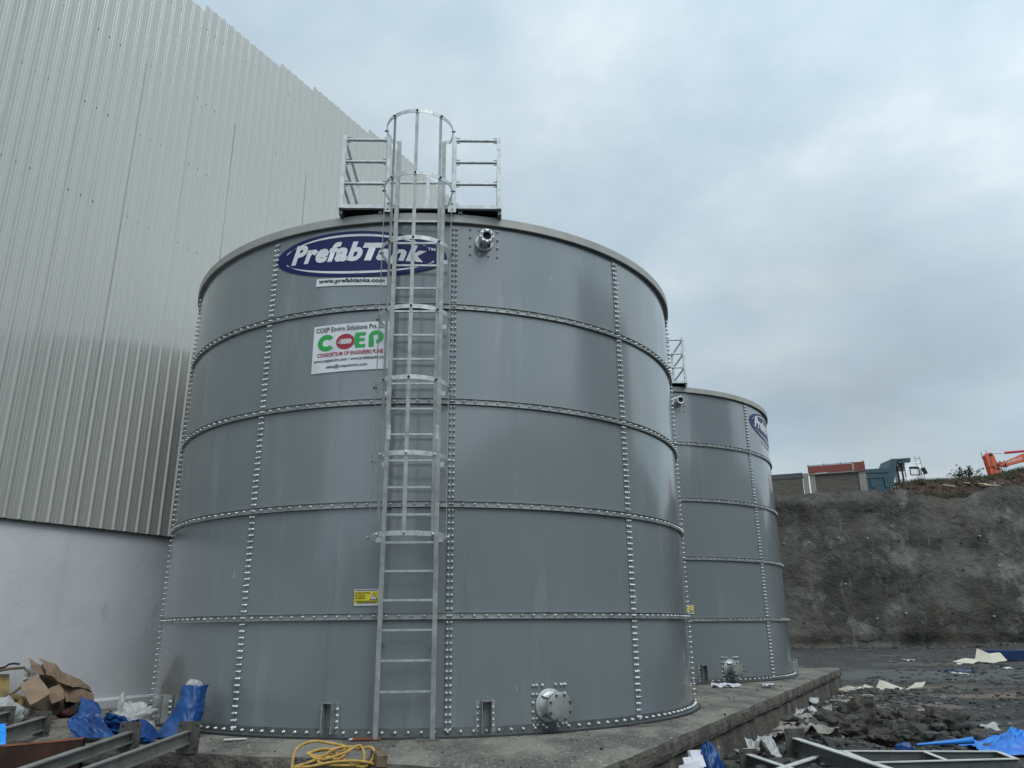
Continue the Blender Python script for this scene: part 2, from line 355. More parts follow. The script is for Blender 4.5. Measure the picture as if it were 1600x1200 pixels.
# ------------------------------------------------------------------ industrial shed
def build_shed():
    t=thing('industrial_shed','tall industrial shed of pale ribbed metal cladding above a white plastered wall','shed')
    W=-4.2; A0,A1=-28.0,28.0
    # ribbed sheet, 1.03 m wide, 5 ribs; profile in (u along E1, d outwards E2)
    P=1.03/5; prof=[]
    for k in range(5):
        u=k*P
        prof+=[(u,.0),(u+.018,.0),(u+.038,.030),(u+.060,.030),(u+.084,.0),(u+.112,.0),(u+.117,.003),(u+.123,.003),(u+.128,0),(u+.156,0),(u+.161,.003),(u+.167,.003),(u+.172,0)]
    prof.append((1.03,0))
    zs=[0,2.2,4.4,6.6,8.8,10.3,10.9]
    def sheet(tilt):
        b=MB(); vs=[]; n=len(prof)
        for z in zs:
            for u,d in prof:
                wv=.006*noise.noise((u*1.4,z*.35,tilt*9))
                p=E1*u+E2*(d+wv); vs.append((p.x,p.y,z))
        fs=[(r*n+i,r*n+i+1,(r+1)*n+i+1,(r+1)*n+i) for r in range(len(zs)-1) for i in range(n-1)]
        b.add(vs,fs,False); return b.mesh('cladding_sheet',clad_m)
    protos=[sheet(k) for k in range(4)]
    k0=int((A0+2.33)/1.03)
    for k in range(k0,int((A1+2.33)/1.03)):
        a=-2.33+1.03*k
        ztop=12.97+.072*k if k<=6 else 13.44+.02*rnd.random()
        if k<0: ztop=12.97+.075*k
        ztop={-2:12.80,-1:12.87,0:13.03,1:13.02,2:13.14,3:13.25,4:13.25,5:13.38,6:13.48}.get(k,max(ztop,11.2)+rnd.uniform(-.012,.012))
        H=ztop-2.58
        o=inst('cladding_sheet',protos[k%4],t,S(a,W+.007*(k%2),2.58),(0,0,0),(1,1,H/10.9))
    # screws: three per sheet and row
    sb=MB(); sb.lathe([(.0,.012),(.007,.012),(.009,.004),(.012,.0)],Matrix.Identity(4),7); sm=sb.mesh('screw',dark_steel)
    rz=math.atan2(E2.y,E2.x)
    cnt=0
    for z in(12.5,10.86,9.42,7.76,6.1,4.55,3.0):
        for k in range(-5,5):
            for j in(.50,.29,.085):
                if cnt>=100: continue
                a=-2.33+1.03*k+j*1.0+.0
                if z<7 and a>-1.2: continue
                if z>10 and k<-3: continue
                p=S(a,W+.004,z+rnd.uniform(-.02,.02)); o=inst('screw',sm,t,p,(0,PI/2,rz)); cnt+=1
    # masonry below
    b=MB(); Wm=W-.055
    b.grid(lambda u,v: S(A0+(A1-A0)*u,Wm+.012*noise.noise((u*60,v*4,0)),-.6+(2.66+.6)*v),220,14,True)
    b.build('plastered_wall',plaster,t)
    b=MB(); b.prism([(0,0),(.075,0),(.075,.70),(.06,.715),(0,.735)],E1*(A1-A0),S(A0,Wm+.002,-.6),E2,(0,0,1)); b.build('plinth',plaster,t)
    b=MB(); b.prism([(0,0),(.055,-.012),(.060,-.002),(.004,.018)],E1*(A1-A0),S(A0,Wm+.012,2.572),E2,(0,0,1)); b.build('drip_flashing',dark_steel,t)
    # body and low roof behind the cladding
    b=MB()
    D=24
    sec=[(-.12,2.62),(-.12,11.0),(-D/2,11.6),(-D,11.0),(-D,-.6),(-.12-.2,-.6),(-.12-.2,2.62)]
    b.prism(sec,E1*(A1-A0-.1),S(A0+.05,W,0),E2,(0,0,1)); b.build('shed_body',roof_m,t)
    # gutter pipe stub seen at the plinth
    return t
build_shed()

def build_reflection_shed():  # unseen shed, added and shaped for its reflection in tanks and cladding
    t=thing('industrial_shed','unseen low grey shed with a taller bay, added right of the camera for reflections','shed')
    W=21.0; P=.206
    for A0,A1,H in((-42,2,8.5),(2,15,14.2),(15,34,8.5)):
        b=MB(); prof=[]; n=int((A1-A0)/P)
        for k in range(n): u=A0+k*P; prof+=[(u,0),(u+.025,0),(u+.04,.03),(u+.065,.03),(u+.08,0)]
        vs=[S(u,W-d,z) for z in(2.4,H) for u,d in prof]; L=len(prof)
        b.add(vs,[(i,i+1,L+i+1,L+i) for i in range(L-1)]); b.build('cladding',clad_m,t)
        b=MB(); b.prism([(.05,GZ),(22,GZ),(22,H-.25),(.05,H-.15)],E1*(A1-A0-.02),S(A0+.01,W,0),E2,(0,0,1)); b.build('shed_body',plaster,t)
build_reflection_shed()
def build_reflection_block():  # unseen low block, added to shape the reflections in the tanks
    t=thing('reflection_block','unseen plain grey block added behind the camera for reflections','reflection block')
    b=MB(); b.prism([(-6,GZ),(20.9,GZ),(20.9,4.6),(7.5,5.6),(-6,4.6)],E1*-20,S(-38,0,0),E2,(0,0,1)); b.build('walls',plaster,t)
    b=MB(); b.prism([(-6.3,4.65),(7.5,5.68),(21.2,4.65),(21.2,4.8),(7.5,5.83),(-6.3,4.8)],E1*-20.5,S(-37.7,0,0),E2,(0,0,1)); b.build('roof',roof_m,t)
build_reflection_block()

# ------------------------------------------------------------------ storage tanks
TR=3.8442; AS=8.25; HC=1.2
def cyl(a,z,r=TR): a=R_(a); return Vector((r*sin(a),-r*cos(a),z))
def cyl_m(a,z,r=TR):
    """frame on the wall: local z outward, local x to the right along the wall, local y up"""
    ar=R_(a); out=Vector((sin(ar),-cos(ar),0)); tx=Vector((cos(ar),sin(ar),0)); up=Vector((0,0,1))
    m=Matrix((tx,up,out)).transposed().to_4x4(); m.translation=out*r+up*z; return m
def text_geo(body,size=1.,bold=0.,shear=0.,space=1.):
    cu=bpy.data.curves.new('lettering','FONT'); cu.body=body; cu.size=size; cu.offset=bold; cu.shear=shear; cu.space_character=space; cu.resolution_u=3
    o=bpy.data.objects.new('lettering',cu); C.objects.link(o)
    dg=bpy.context.evaluated_depsgraph_get(); dg.update()
    me=bpy.data.meshes.new_from_object(o.evaluated_get(dg))
    vs=[v.co.copy() for v in me.vertices]; fs=[tuple(p.vertices) for p in me.polygons]
    bpy.data.objects.remove(o); bpy.data.curves.remove(cu); bpy.data.meshes.remove(me)
    return vs,fs
def fit(vs,w,h=None):
    x0=min(v.x for v in vs); x1=max(v.x for v in vs); y0=min(v.y for v in vs); y1=max(v.y for v in vs)
    k=w/(x1-x0); ky=(h/(y1-y0)) if h else k
    return [Vector(((v.x-x0)*k-w/2,(v.y-y0)*ky,0)) for v in vs]
def wrapper(ac,zc,tilt=0.,lift=.006):
    """plan decal coords (x right, y up, metres from the centre) -> wall"""
    ct,st=cos(R_(tilt)),sin(R_(tilt))
    def fn(x,y,l=0.):
        X,Y=x*ct-y*st,x*st+y*ct
        return cyl(ac+math.degrees(X/TR),zc+Y,TR+lift+l)
    return fn
def decal_poly(b,fn,poly,l,n=1):
    b.add([fn(x,y,l) for x,y in poly],[tuple(range(len(poly)))])
def decal_strip(b,fn,x0,x1,lo,hi,l,n=24):
    """region between curves lo(x), hi(x)"""
    vs=[]
    for i in range(n+1):
        x=x0+(x1-x0)*i/n; vs+= [fn(x,lo(x),l),fn(x,hi(x),l)]
    b.add(vs,[(2*i,2*i+2,2*i+3,2*i+1) for i in range(n)],True)
def decal_ellipse(b,fn,cx,cy,rx,ry,l,n=48):
    decal_strip(b,fn,cx-rx,cx+rx,lambda x:cy-ry*math.sqrt(max(0,1-((x-cx)/rx)**2)),lambda x:cy+ry*math.sqrt(max(0,1-((x-cx)/rx)**2)),l,n)
def decal_text(b,fn,body,x,y,w,h,l,bold=0.,shear=0.,space=1.):
    """centred at x, baseline y"""
    vs,fs=text_geo(body,1.,bold,shear,space); vs=fit(vs,w,h)
    b.add([fn(v.x+x,v.y+y,l) for v in vs],fs,True)
def logo(parent,ac,zc,tilt):
    fn=wrapper(ac,zc,tilt,.010)
    b=MB(); decal_ellipse(b,fn,0,0,1.16,.315,0,72); lg=b.build('logo_sticker',navy,parent,False)
    b=MB()
    el=lambda x,rx,ry:ry*math.sqrt(max(0,1-(x/rx)**2))
    decal_strip(b,fn,-1.00,.98,lambda x:el(x,1.06,.240),lambda x:el(x,1.02,.272) if abs(x)<1.02 else 0,.003,48)
    decal_strip(b,fn,-.98,1.00,lambda x:-el(x,1.02,.272),lambda x:-el(x,1.06,.240),.003,48)
    b.build('swoosh',white_d,lg,False)
    b=MB()
    decal_text(b,fn,'Prefab',-.405,-.105,1.0,.275,.004,.048,.22,1.09)
    decal_text(b,fn,'T',.225,-.098,.27,.245,.004,.075,.22)
    decal_text(b,fn,'ank',.59,-.095,.62,.225,.004,.048,.22,1.09)
    decal_text(b,fn,'TM',.955,.075,.10,.04,.004,.01)
    b.build('lettering',white_d,lg,False)
    b=MB(); fn2=wrapper(ac-.6,zc-.378,tilt,.010)
    decal_strip(b,fn2,-.47,.47,lambda x:-.052,lambda x:.052,0,12); st=b.build('web_address_strip',white_d,parent,False)
    b=MB(); decal_text(b,fn2,'www.prefabtanks.com',0,-.026,.87,.072,.004,.035,0,1.05); b.build('lettering',black_d,st,False)
def poster(parent):
    fn=wrapper(-10.35,4.305,0.3,.010)
    b=MB(); decal_strip(b,fn,-.485,.485,lambda x:-.305,lambda x:.305,0,20); ps=b.build('company_poster',white_d,parent,False)
    b=MB()
    decal_text(b,fn,'COEP Enviro Solutions Pvt. Ltd',0,.215,.90,.062,.004,.02); b.build('company_name_lettering',grey_d,ps,False); b=MB()
    decal_text(b,fn,'www.coepenviro.com / www.prefebtanks.com',0,-.185,.92,.055,.004,.02)
    b.build('web_lettering',grey_d,ps,False); b=MB()
    decal_text(b,fn,'sales@coepenviro.com',-.03,-.265,.52,.055,.004,.02)
    b.build('mail_lettering',grey_d,ps,False)
    b=MB()
    # green C: ring sector with a pointed lower opening
    def ringsec(cx,cy,ro,ri,a0,a1,n=26,sy=.92):
        vs=[]
        for i in range(n+1):
            a=R_(a0+(a1-a0)*i/n); vs+= [fn(cx+ri*cos(a),cy+sy*ri*sin(a),.004),fn(cx+ro*cos(a),cy+sy*ro*sin(a),.004)]
        b.add(vs,[(2*i,2*i+1,2*i+3,2*i+2) for i in range(n)],True)
    ringsec(-.305,.075,.115,.052,38,322)
    # E
    decal_poly(b,fn,[(.075,.175),(.195,.175),(.195,.135),(.125,.130),(.115,.100),(.185,.100),(.185,.060),(.115,.060),(.122,.022),(.195,.022),(.195,-.020),(.075,-.020),(.055,.03),(.055,.13)],.004)
    # P
    decal_poly(b,fn,[(.235,.10),(.235,-.02),(.300,-.02),(.300,.09)],.004)
    ringsec(.325,.105,.092,.036,-88,210)
    b.build('green_letters',green_d,ps,False)
    b=MB(); decal_ellipse(b,fn,-.060,.072,.118,.098,.004,32)
    decal_text(b,fn,'CONSORTIUM OF ENGINEERS PUNE',0,-.105,.83,.052,.004,.025)
    b.build('red_emblem',red_d,ps,False)
    b=MB()
    for k in range(4):
        x=-.115+k*.032
        decal_poly(b,fn,[(x,.105),(x+.022,.105),(x+.050,.073),(x+.022,.073)],.008)
        decal_poly(b,fn,[(x,.040),(x+.022,.072),(x+.050,.072),(x+.022,.040)],.008)
    for k in range(3):
        x=-.135+k*.012; decal_strip(b,fn,x-.02,x+.03,lambda z,k=k:.052+k*.018,lambda z,k=k:.060+k*.018,.008,2)
    b.build('emblem_arrows',white_d,ps,False)
def warning(parent,ac,zc):
    fn=wrapper(ac,zc,0,.010)
    b=MB(); decal_strip(b,fn,-.140,.140,lambda x:-.086,lambda x:.086,0,6); ws=b.build('warning_sticker',white_d,parent,False)
    b=MB(); decal_strip(b,fn,-.138,.140,lambda x:-.064,lambda x:.062,.003,6); b.build('yellow_field',yel_d,ws,False)
    b=MB()
    decal_text(b,fn,'NO METAL FITTINGS',-.045,.036,.16,.018,.006,.02)
    decal_text(b,fn,'NO WELDING',-.070,.010,.11,.017,.006,.02)
    decal_text(b,fn,'NO DRILLING',-.070,-.015,.11,.017,.006,.02)
    for y,w_ in((-.040,.25),(-.056,.21)): decal_strip(b,fn,-w_/2,w_/2,lambda x,y=y:y-.004,lambda x,y=y:y+.003,.006,4)
    decal_strip(b,fn,-.12,.12,lambda x:.072,lambda x:.079,.006,4)
    decal_poly(b,fn,[(.030,-.028),(.118,-.028),(.074,.052)],.006)
    b.build('black_print',black_d,ws,False)
    b=MB(); decal_poly(b,fn,[(.040,-.022),(.108,-.022),(.074,.040)],.009); b.build('hazard_triangle',white_d,ws,False)
    b=MB(); decal_poly(b,fn,[(.070,.022),(.078,.022),(.0765,-.004),(.0715,-.004)],.012); decal_ellipse(b,fn,.074,-.012,.004,.004,.012,8); b.build('exclamation_mark',red_d,ws,False)

brnd=random.Random(77)
def bolt_geo(b,m,L=.030,r=.0125):
    L*=brnd.uniform(.86,1.15); m=m@Matrix.Rotation(brnd.uniform(-.07,.07),4,'X')@Matrix.Rotation(brnd.uniform(-.07,.07),4,'Y')@Matrix.Translation((brnd.gauss(0,.0008),brnd.gauss(0,.0008),0))
    b.lathe([(r*1.35,.0),(r*1.35,.004),(r,.0045),(r,L*.55),(r*.8,L*.82),(r*.4,L*.97),(0.0005,L)],m,7)
def build_tank(centre,label,brackets,named_bolts):
    t=thing('storage_tank',label,'storage tank',tuple(centre),0,'bolted grey storage tanks')
    # shell panels: every panel laps over its neighbour by 6 mm
    for c in range(5):
        for k in range(10):
            a0=AS+36*k-.55; a1=AS+36*(k+1)+.75; z0=c*HC; z1=(c+1)*HC
            b=MB(); n=22
            def fn(u,v,a0=a0,a1=a1,z0=z0,z1=z1,c=c,k=k):
                a=a0+(a1-a0)*u
                dr=.010*(1-u)+.0008*(c%2)
                dr+=.0028*noise.noise((k*3.1+u*2.5,c*2.7+v*1.3,centre.x))*math.sin(PI*u)
                return cyl(a,z0+(z1-z0)*v,TR+dr-.006)
            b.grid(fn,n,6,True)
            # the lapped edge has thickness
            b.add([cyl(a0,z0,TR+.004),cyl(a0,z1,TR+.004),cyl(a0,z1,TR-.008),cyl(a0,z0,TR-.008)],[(0,1,2,3)])
            b.build('shell_panel',PAINTS[(k*7+c*5)%3],t,False)
    # stiffener rings at each joint (channel: web with two lips)
    def ring(name,prof,m,n=180):
        b=MB(); vs=[]
        for r,z in prof:
            for k in range(n): a=360*k/n; vs.append(cyl(a,z,TR+r))
        L=len(prof); fs=[(i*n+k,i*n+(k+1)%n,((i+1)%L)*n+(k+1)%n,((i+1)%L)*n+k) for i in range(L) for k in range(n)]
        b.add(vs,fs,False); o=b.build(name,m,t)
        for p in o.data.polygons: p.use_smooth=False
        return o
    for c in range(1,5):
        z=c*HC
        ring('stiffener_ring',[(.002,z+.034),(.034,z+.034),(.034,z+.030),(.013,z+.026),(.013,z-.026),(.036,z-.031),(.036,z-.036),(.002,z-.036)],galv_r)
    ring('contact_shadow_ring',[(.0,.0),(.092,.0),(.086,.012),(.0,.0125)],blackm)  # black ring under the tank edge, put in as its contact shadow
    ring('base_ring',[(.002,.092),(.012,.092),(.013,.022),(.075,.020),(.075,.013),(.002,.013)],galv_d)
    ring('rim_fascia',[(-.02,5.955),(.050,5.935),(.056,5.94),(.060,6.045),(.045,6.056),(-.02,6.058)],fascia_m)
    b=MB(); b.lathe([(TR+.03,6.054),(TR*.5,6.35),(.3,6.62),(.002,6.63)],Matrix.Identity(4),90); b.build('roof',roof_m,t)
    # bolts
    bb=MB(); bolt_geo(bb,Matrix.Identity(4)); bm=bb.mesh('bolt',bolt_m)
    spots=[]
    for k in range(-3,4):
        a=AS+36*k
        for i in range(1,85):
            z=i*HC/17+.0
            if z>5.9: continue
            for s in(-.021,.021): spots.append((a+math.degrees(s/TR),z,.010 if s<0 else .012))
    ringb=[]
    for c in range(0,5):
        for i in range(int(360/2.0)):
            a=AS-130+i*2.0
            if a>AS+130: break
            z=c*HC if c else .052
            ringb.append((a,z,.014))
    def place(sp):
        a,z,r=sp; return cyl_m(a,z,TR+r)
    near=sorted(ringb,key=lambda q:(q[1]>.1,abs(q[0]-5)))[:40]+sorted([q for q in spots if abs(q[0]-AS)<1],key=lambda q:q[1])[:60]
    if named_bolts:
        ns=set(near)
        for q in near:
            m=place(q); o=bpy.data.objects.new('bolt',bm); C.objects.link(o); o.parent=t; o.matrix_local=m
        rest=[q for q in spots+ringb if q not in ns]
    else: rest=spots+ringb
    b=MB()
    for q in rest: bolt_geo(b,place(q))
    o=b.build('bolts',bolt_m,t,False); o['kind']='stuff'
    # overflow nozzle near the rim
    def flange_nozzle(name,a,z,rb,rp,rf,L,blank,pat):
        b=MB(); m=cyl_m(a,z,TR+.004)
        b.lathe([(rb,0),(rb,.022),(rb-.012,.026),(rp,.026),(rp,L-.028)],m,32)
        o=b.build(name,galv,t)
        b=MB()
        if blank: b.lathe([(rp,L-.03),(rf,L-.03),(rf,L-.006),(rf-.004,L-.002),(rf-.004,L+.020),(rf-.012,L+.024),(.001,L+.024)],m,32)
        else: b.lathe([(rp,L-.03),(rf,L-.03),(rf,L),(rp*.72,L),(rp*.72,.03)],m,32)
        b.build('pipe_flange',galv_r if blank else galv,o)
        if not blank:
            b=MB(); b.lathe([(rp*.715,L-.004),(rp*.70,L-.03),(.001,L-.04)],m,24); b.build('bore_shade_disc',blackm,o)  # black disc inside the mouth stands in for the dark of the pipe
        b=MB()
        for k in range(8):
            an=2*PI*(k+.5)/8; q=m@Matrix.Translation(((rf-.022)*cos(an),(rf-.022)*sin(an),(L+.022 if blank else L-.002)))
            bolt_geo(b,q,.016 if not blank else .022,.0085 if not blank else .011)
        b.build('flange_bolts',dark_steel,o,False)
        for k in range(4):
            an=PI/4+PI/2*k; b=MB()
            b.prism([(rp-.004,.024),(rb-.02,.024),(rp+.012,L*.62),(rp-.004,L*.62)],m.to_3x3()@(Vector((-sin(an),cos(an),0))*.008),m@Vector((0,0,0)),m.to_3x3()@Vector((cos(an),sin(an),0)),m.to_3x3()@Vector((0,0,1)))
            b.build('gusset',galv_d,o)
        b=MB()
        for x,y in pat: bolt_geo(b,cyl_m(a+math.degrees(x/TR),z+y,TR+.006))
        b.build('mounting_bolts',bolt_m,o,False)
        return o
    q=.175; pat=[(x,y) for x in(-q,-q/3,q/3,q) for y in(-q,-q/3,q/3,q) if abs(x)==q or abs(y)==q]
    flange_nozzle('overflow_nozzle',13.75,5.70,.118,.072,.100,.20,False,pat)
    pat=[]
    for x in(-.195,-.150,-.08,.08,.150,.195):
        pat+=[(x,.205),(x,-.19)]
    for y in(.115,.03,-.06,-.125): pat+=[(-.195,y)]
    pat+=[(-.150,.115),(.150,.115),(.195,.115),(-.150,-.125)]
    flange_nozzle('outlet_nozzle',24.9,.268,.170,.112,.148,.235,True,pat)
    # anchor brackets: folded hat channels bolted at the foot
    for a in brackets:
        m=cyl_m(a,.04,TR+.006); b=MB()
        def bx(x0,x1,y0,y1,z0,z1): b.box(m@Vector(((x0+x1)/2,(y0+y1)/2,(z0+z1)/2)),(x1-x0,y1-y0,z1-z0),m.to_3x3().to_4x4())
        bx(-.105,-.048,0,.31,0,.006); bx(.048,.105,0,.31,0,.006)
        bx(-.054,-.048,.002,.308,.006,.10); bx(.048,.054,.002,.308,.006,.10)
        bx(-.0478,.0478,.296,.302,.006,.085)
        br=b.build('anchor_bracket',galv_r,t)
        b=MB()
        for s in(-.080,.080):
            for y in(.055,.115,.175,.235): bolt_geo(b,m@Matrix.Translation((s,y,.006)),.026,.013)
        b.build('bracket_bolts',bolt_m,br,False)
    return t
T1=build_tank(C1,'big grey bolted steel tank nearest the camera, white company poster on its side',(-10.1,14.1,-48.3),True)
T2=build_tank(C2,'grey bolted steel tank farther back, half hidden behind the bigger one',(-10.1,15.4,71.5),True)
logo(T1,-10.3,5.545,-4.5); poster(T1); warning(T1,-5.05,1.397)
logo(T2,63.6,5.545,-2); warning(T2,11.9,1.397)

# ------------------------------------------------------------------ caged ladder
def build_ladder():
    aL=1.8; D=3.985
    t=thing('caged_ladder','galvanised caged ladder standing on the slab in front of the near tank','ladder',tuple(C1),0)
    ar=R_(aL); n=Vector((sin(ar),-cos(ar),0)); tx=Vector((cos(ar),sin(ar),0)); up=Vector((0,0,1))
    def P(x,d,z): return n*(D+d)+tx*x+up*z
    for s in(-1,1):
        b=MB(); x=s*.285
        b.prism([(0,0),(.050,0),(.050,-.006),(.006,-.006),(.006,-.055),(0,-.055)] if s>0 else [(0,0),(-.050,0),(-.050,-.006),(-.006,-.006),(-.006,-.055),(0,-.055)],up*7.04,P(x-s*.022,.0,.0),tx,n)
        b.build('rail',galv_r,t)
        for z in(.0,):
            pass
        b=MB(); b.box(P(s*.272,.004,3.19),(.040,.006,.17),Matrix.Rotation(ar,4,'Z')); 
        spl=b.build('splice_plate',galv,t)
    for k in range(19):
        z=.452+.3022*k
        b=MB(); b.bar(P(-.268,-.025,z),P(.268,-.025,z),.022,.022,up); b.build('rung',galv,t)
    # stand-off brackets to the wall
    for z in(.9,2.05,3.7,4.9,5.75):
        for s in(-1,1):
            b=MB(); b.bar(P(s*.262,-.05,z),P(s*.262,-.135,z),.008,.05,up); b.build('standoff_bracket',galv_d,t)
    hz=[1.99,2.82,3.65,4.475,5.325,6.172,7.028]
    arc=[(-.292,-.004),(-.36,0.0),(-.372,.012),(-.412,.20)]
    for i in range(0,15):
        a=PI-PI*i/14; arc.append((.412*cos(a),.22+.405*sin(a)))
    arc+=[(.412,.20),(.372,.012),(.36,0.0),(.292,-.004)]
    for z in hz:
        b=MB(); vs=[]
        m_=len(arc)
        for (x,d) in arc:
            for dd,zz in((0,-.025),(.0055,-.025),(.0055,.025),(0,.025)):
                # offset outward
                L=math.hypot(x,d-.2); ox,od=(x/L,(d-.2)/L) if L>.05 else (0,1)
                vs.append(P(x+ox*dd,d+od*dd,z+zz))
        fs=[]
        for i in range(m_-1):
            for k in range(4): fs.append((i*4+k,i*4+(k+1)%4,(i+1)*4+(k+1)%4,(i+1)*4+k))
        fs+=[(0,1,2,3)[::-1],tuple((m_-1)*4+k for k in range(4))]
        b.add(vs,fs); h=b.build('cage_hoop',galv,t)
        for ang in(0,90,47,133,180):
            b=MB(); a=R_(ang); p=P(.412*cos(a),.22+.405*sin(a),z); o=(tx*cos(a)+n*sin(a)).normalized()
            q=o.to_track_quat('Z','Y').to_matrix().to_4x4(); q.translation=p+o*.009; bolt_geo(b,q,.022,.011)
            b.lathe([(.006,-.03),(.006,0)],q,6)
            b.build('hoop_bolt',dark_steel if z>3.5 else bolt_m,h,False)
    for ang in(0,47,90,133,180):
        a=R_(ang); b=MB(); o=(tx*cos(a)+n*sin(a)).normalized()
        p0=P(.412*cos(a),.22+.405*sin(a),1.96)-o*.005; p1=P(.412*cos(a),.22+.405*sin(a),7.06)-o*.005
        b.bar(p0,p1,.005,.040,o.cross(up)); b.build('cage_strap',galv_r,t)
    return t
build_ladder()

# ------------------------------------------------------------------ access platforms on the tank roofs
def build_platform(centre,label):
    aL=1.8; t=thing('access_platform',label,'platform',tuple(centre),0,'railed platforms on the tank roofs')
    ar=R_(aL); n=Vector((sin(ar),-cos(ar),0)); tx=Vector((cos(ar),sin(ar),0)); up=Vector((0,0,1))
    def P(x,d,z): return n*d+tx*x+up*z
    F,B=3.94,2.90; X=1.02; Z=6.135
    b=MB(); 
    def slab(x0,x1,d0,d1,z0,z1):
        b.box(P((x0+x1)/2,(d0+d1)/2,(z0+z1)/2),(x1-x0,abs(d1-d0),z1-z0),Matrix.Rotation(ar,4,'Z'))
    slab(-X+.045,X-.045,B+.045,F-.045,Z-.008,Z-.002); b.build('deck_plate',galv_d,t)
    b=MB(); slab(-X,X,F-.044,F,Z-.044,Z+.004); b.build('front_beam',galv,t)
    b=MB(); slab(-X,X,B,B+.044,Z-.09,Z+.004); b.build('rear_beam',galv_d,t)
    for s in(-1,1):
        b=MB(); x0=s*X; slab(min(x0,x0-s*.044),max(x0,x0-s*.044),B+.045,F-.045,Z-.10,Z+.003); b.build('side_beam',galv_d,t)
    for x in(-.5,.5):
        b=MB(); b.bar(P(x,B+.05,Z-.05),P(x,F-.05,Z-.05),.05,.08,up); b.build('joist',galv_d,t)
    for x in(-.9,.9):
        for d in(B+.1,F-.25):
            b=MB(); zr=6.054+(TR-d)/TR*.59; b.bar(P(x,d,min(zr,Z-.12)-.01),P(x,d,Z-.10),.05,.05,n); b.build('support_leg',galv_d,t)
    zt=7.15
    rails=[7.095,6.77,6.45]
    posts=[(-X+.03,F-.022),(X-.03,F-.022),(-.42,F-.022),(.42,F-.022),(-X+.03,B+.022),(X-.03,B+.022),(0,B+.022)]
    for x,d in posts:
        b=MB(); b.bar(P(x,d,Z-.04),P(x,d,zt),.05,.05,n); 
        b.build('guard_post',galv,t)
    for z in rails:
        for (xa,da),(xb,db) in(((-X+.03,F-.022),(-.42,F-.022)),((.42,F-.022),(X-.03,F-.022)),((-X+.03,F-.03),(-X+.03,B+.03)),((X-.03,F-.03),(X-.03,B+.03)),((-X+.03,B+.022),(X-.03,B+.022))):
            if da==db==B+.022 and z<7: z-=.12
            b=MB(); b.tube([P(xa,da,z),P(xb,db,z)],.020,10); b.build('guard_rail',galv,t)
    # rail end clips
    b=MB()
    for z in rails:
        for x,s in((-X+.03,1),(-.42,-1),(.42,1),(X-.03,-1)):
            for dz in(-.036,.036): b.bar(P(x+s*.02,F-.022,z+dz),P(x+s*.07,F-.022,z+dz),.008,.006,up)
    b.build('rail_clips',dark_steel,t)
    for s in(-1,1):
        b=MB(); b.box(P(s*.40,F+.012,Z-.02),(.10,.008,.17),Matrix.Rotation(ar,4,'Z'))
        pl=b.build('ladder_bracket',galv,t)
        b=MB()
        for dz in(-.05,.03): b.bar(P(s*.385,F+.0165,Z-.02+dz),P(s*.415,F+.0165,Z-.02+dz),.018,.004,n)
        b.build('bracket_slot',dark_steel,pl)
    return t
build_platform(C1,'galvanised railed access platform on the near tank roof behind the ladder cage')
build_platform(C2,'small railed platform on the farther tank roof, cut off by the near tank')
# ------------------------------------------------------------------ retaining wall, upper ground
PATH=[(-30,57.6),(4,57.5),(30,57.5),(41,57.6),(95,57.8)]
def path_len():
    L=[0]
    for a,b in zip(PATH,PATH[1:]): L.append(L[-1]+math.dist(a,b))
    return L
PL=path_len()
def path_at(s):
    for i in range(len(PATH)-1):
        if s<=PL[i+1] or i==len(PATH)-2:
            t=(s-PL[i])/(PL[i+1]-PL[i]); a,b=Vector((*PATH[i],0)),Vector((*PATH[i+1],0)); break
    p=a.lerp(b,t)
    def nrm(i):
        a,b=Vector((*PATH[i],0)),Vector((*PATH[i+1],0)); d=(b-a).normalized(); return Vector((-d.y,d.x,0))
    n=nrm(i)
    # blend the outward normal towards the next/previous segment
    if t>.75 and i<len(PATH)-2: n=n.lerp((nrm(i)+nrm(i+1)).normalized(),(t-.75)*4)
    if t<.25 and i>0: n=n.lerp((nrm(i)+nrm(i-1)).normalized(),(.25-t)*4)
    return p,n.normalized()
def wall_top(s,p):
    x=p.x
    if s<PL[3]:
        k=[(-60,10.3),(15,10.35),(20,10.40),(24,10.65),(27,10.75),(29.2,10.85),(30.0,10.75),(31.2,10.35),(32.6,10.15),(34.2,10.15),(34.9,10.55),(36.2,10.95),(38,11.0),(41,11.0),(60,11.0)]
        for (a,za),(b,zb) in zip(k,k[1:]):
            if x<=b: z=za+(zb-za)*(x-a)/(b-a); break
    else: z=11.0
    return z+.17*noise.noise((s*.9,1,0))+.10*noise.noise((s*2.6,5,0))
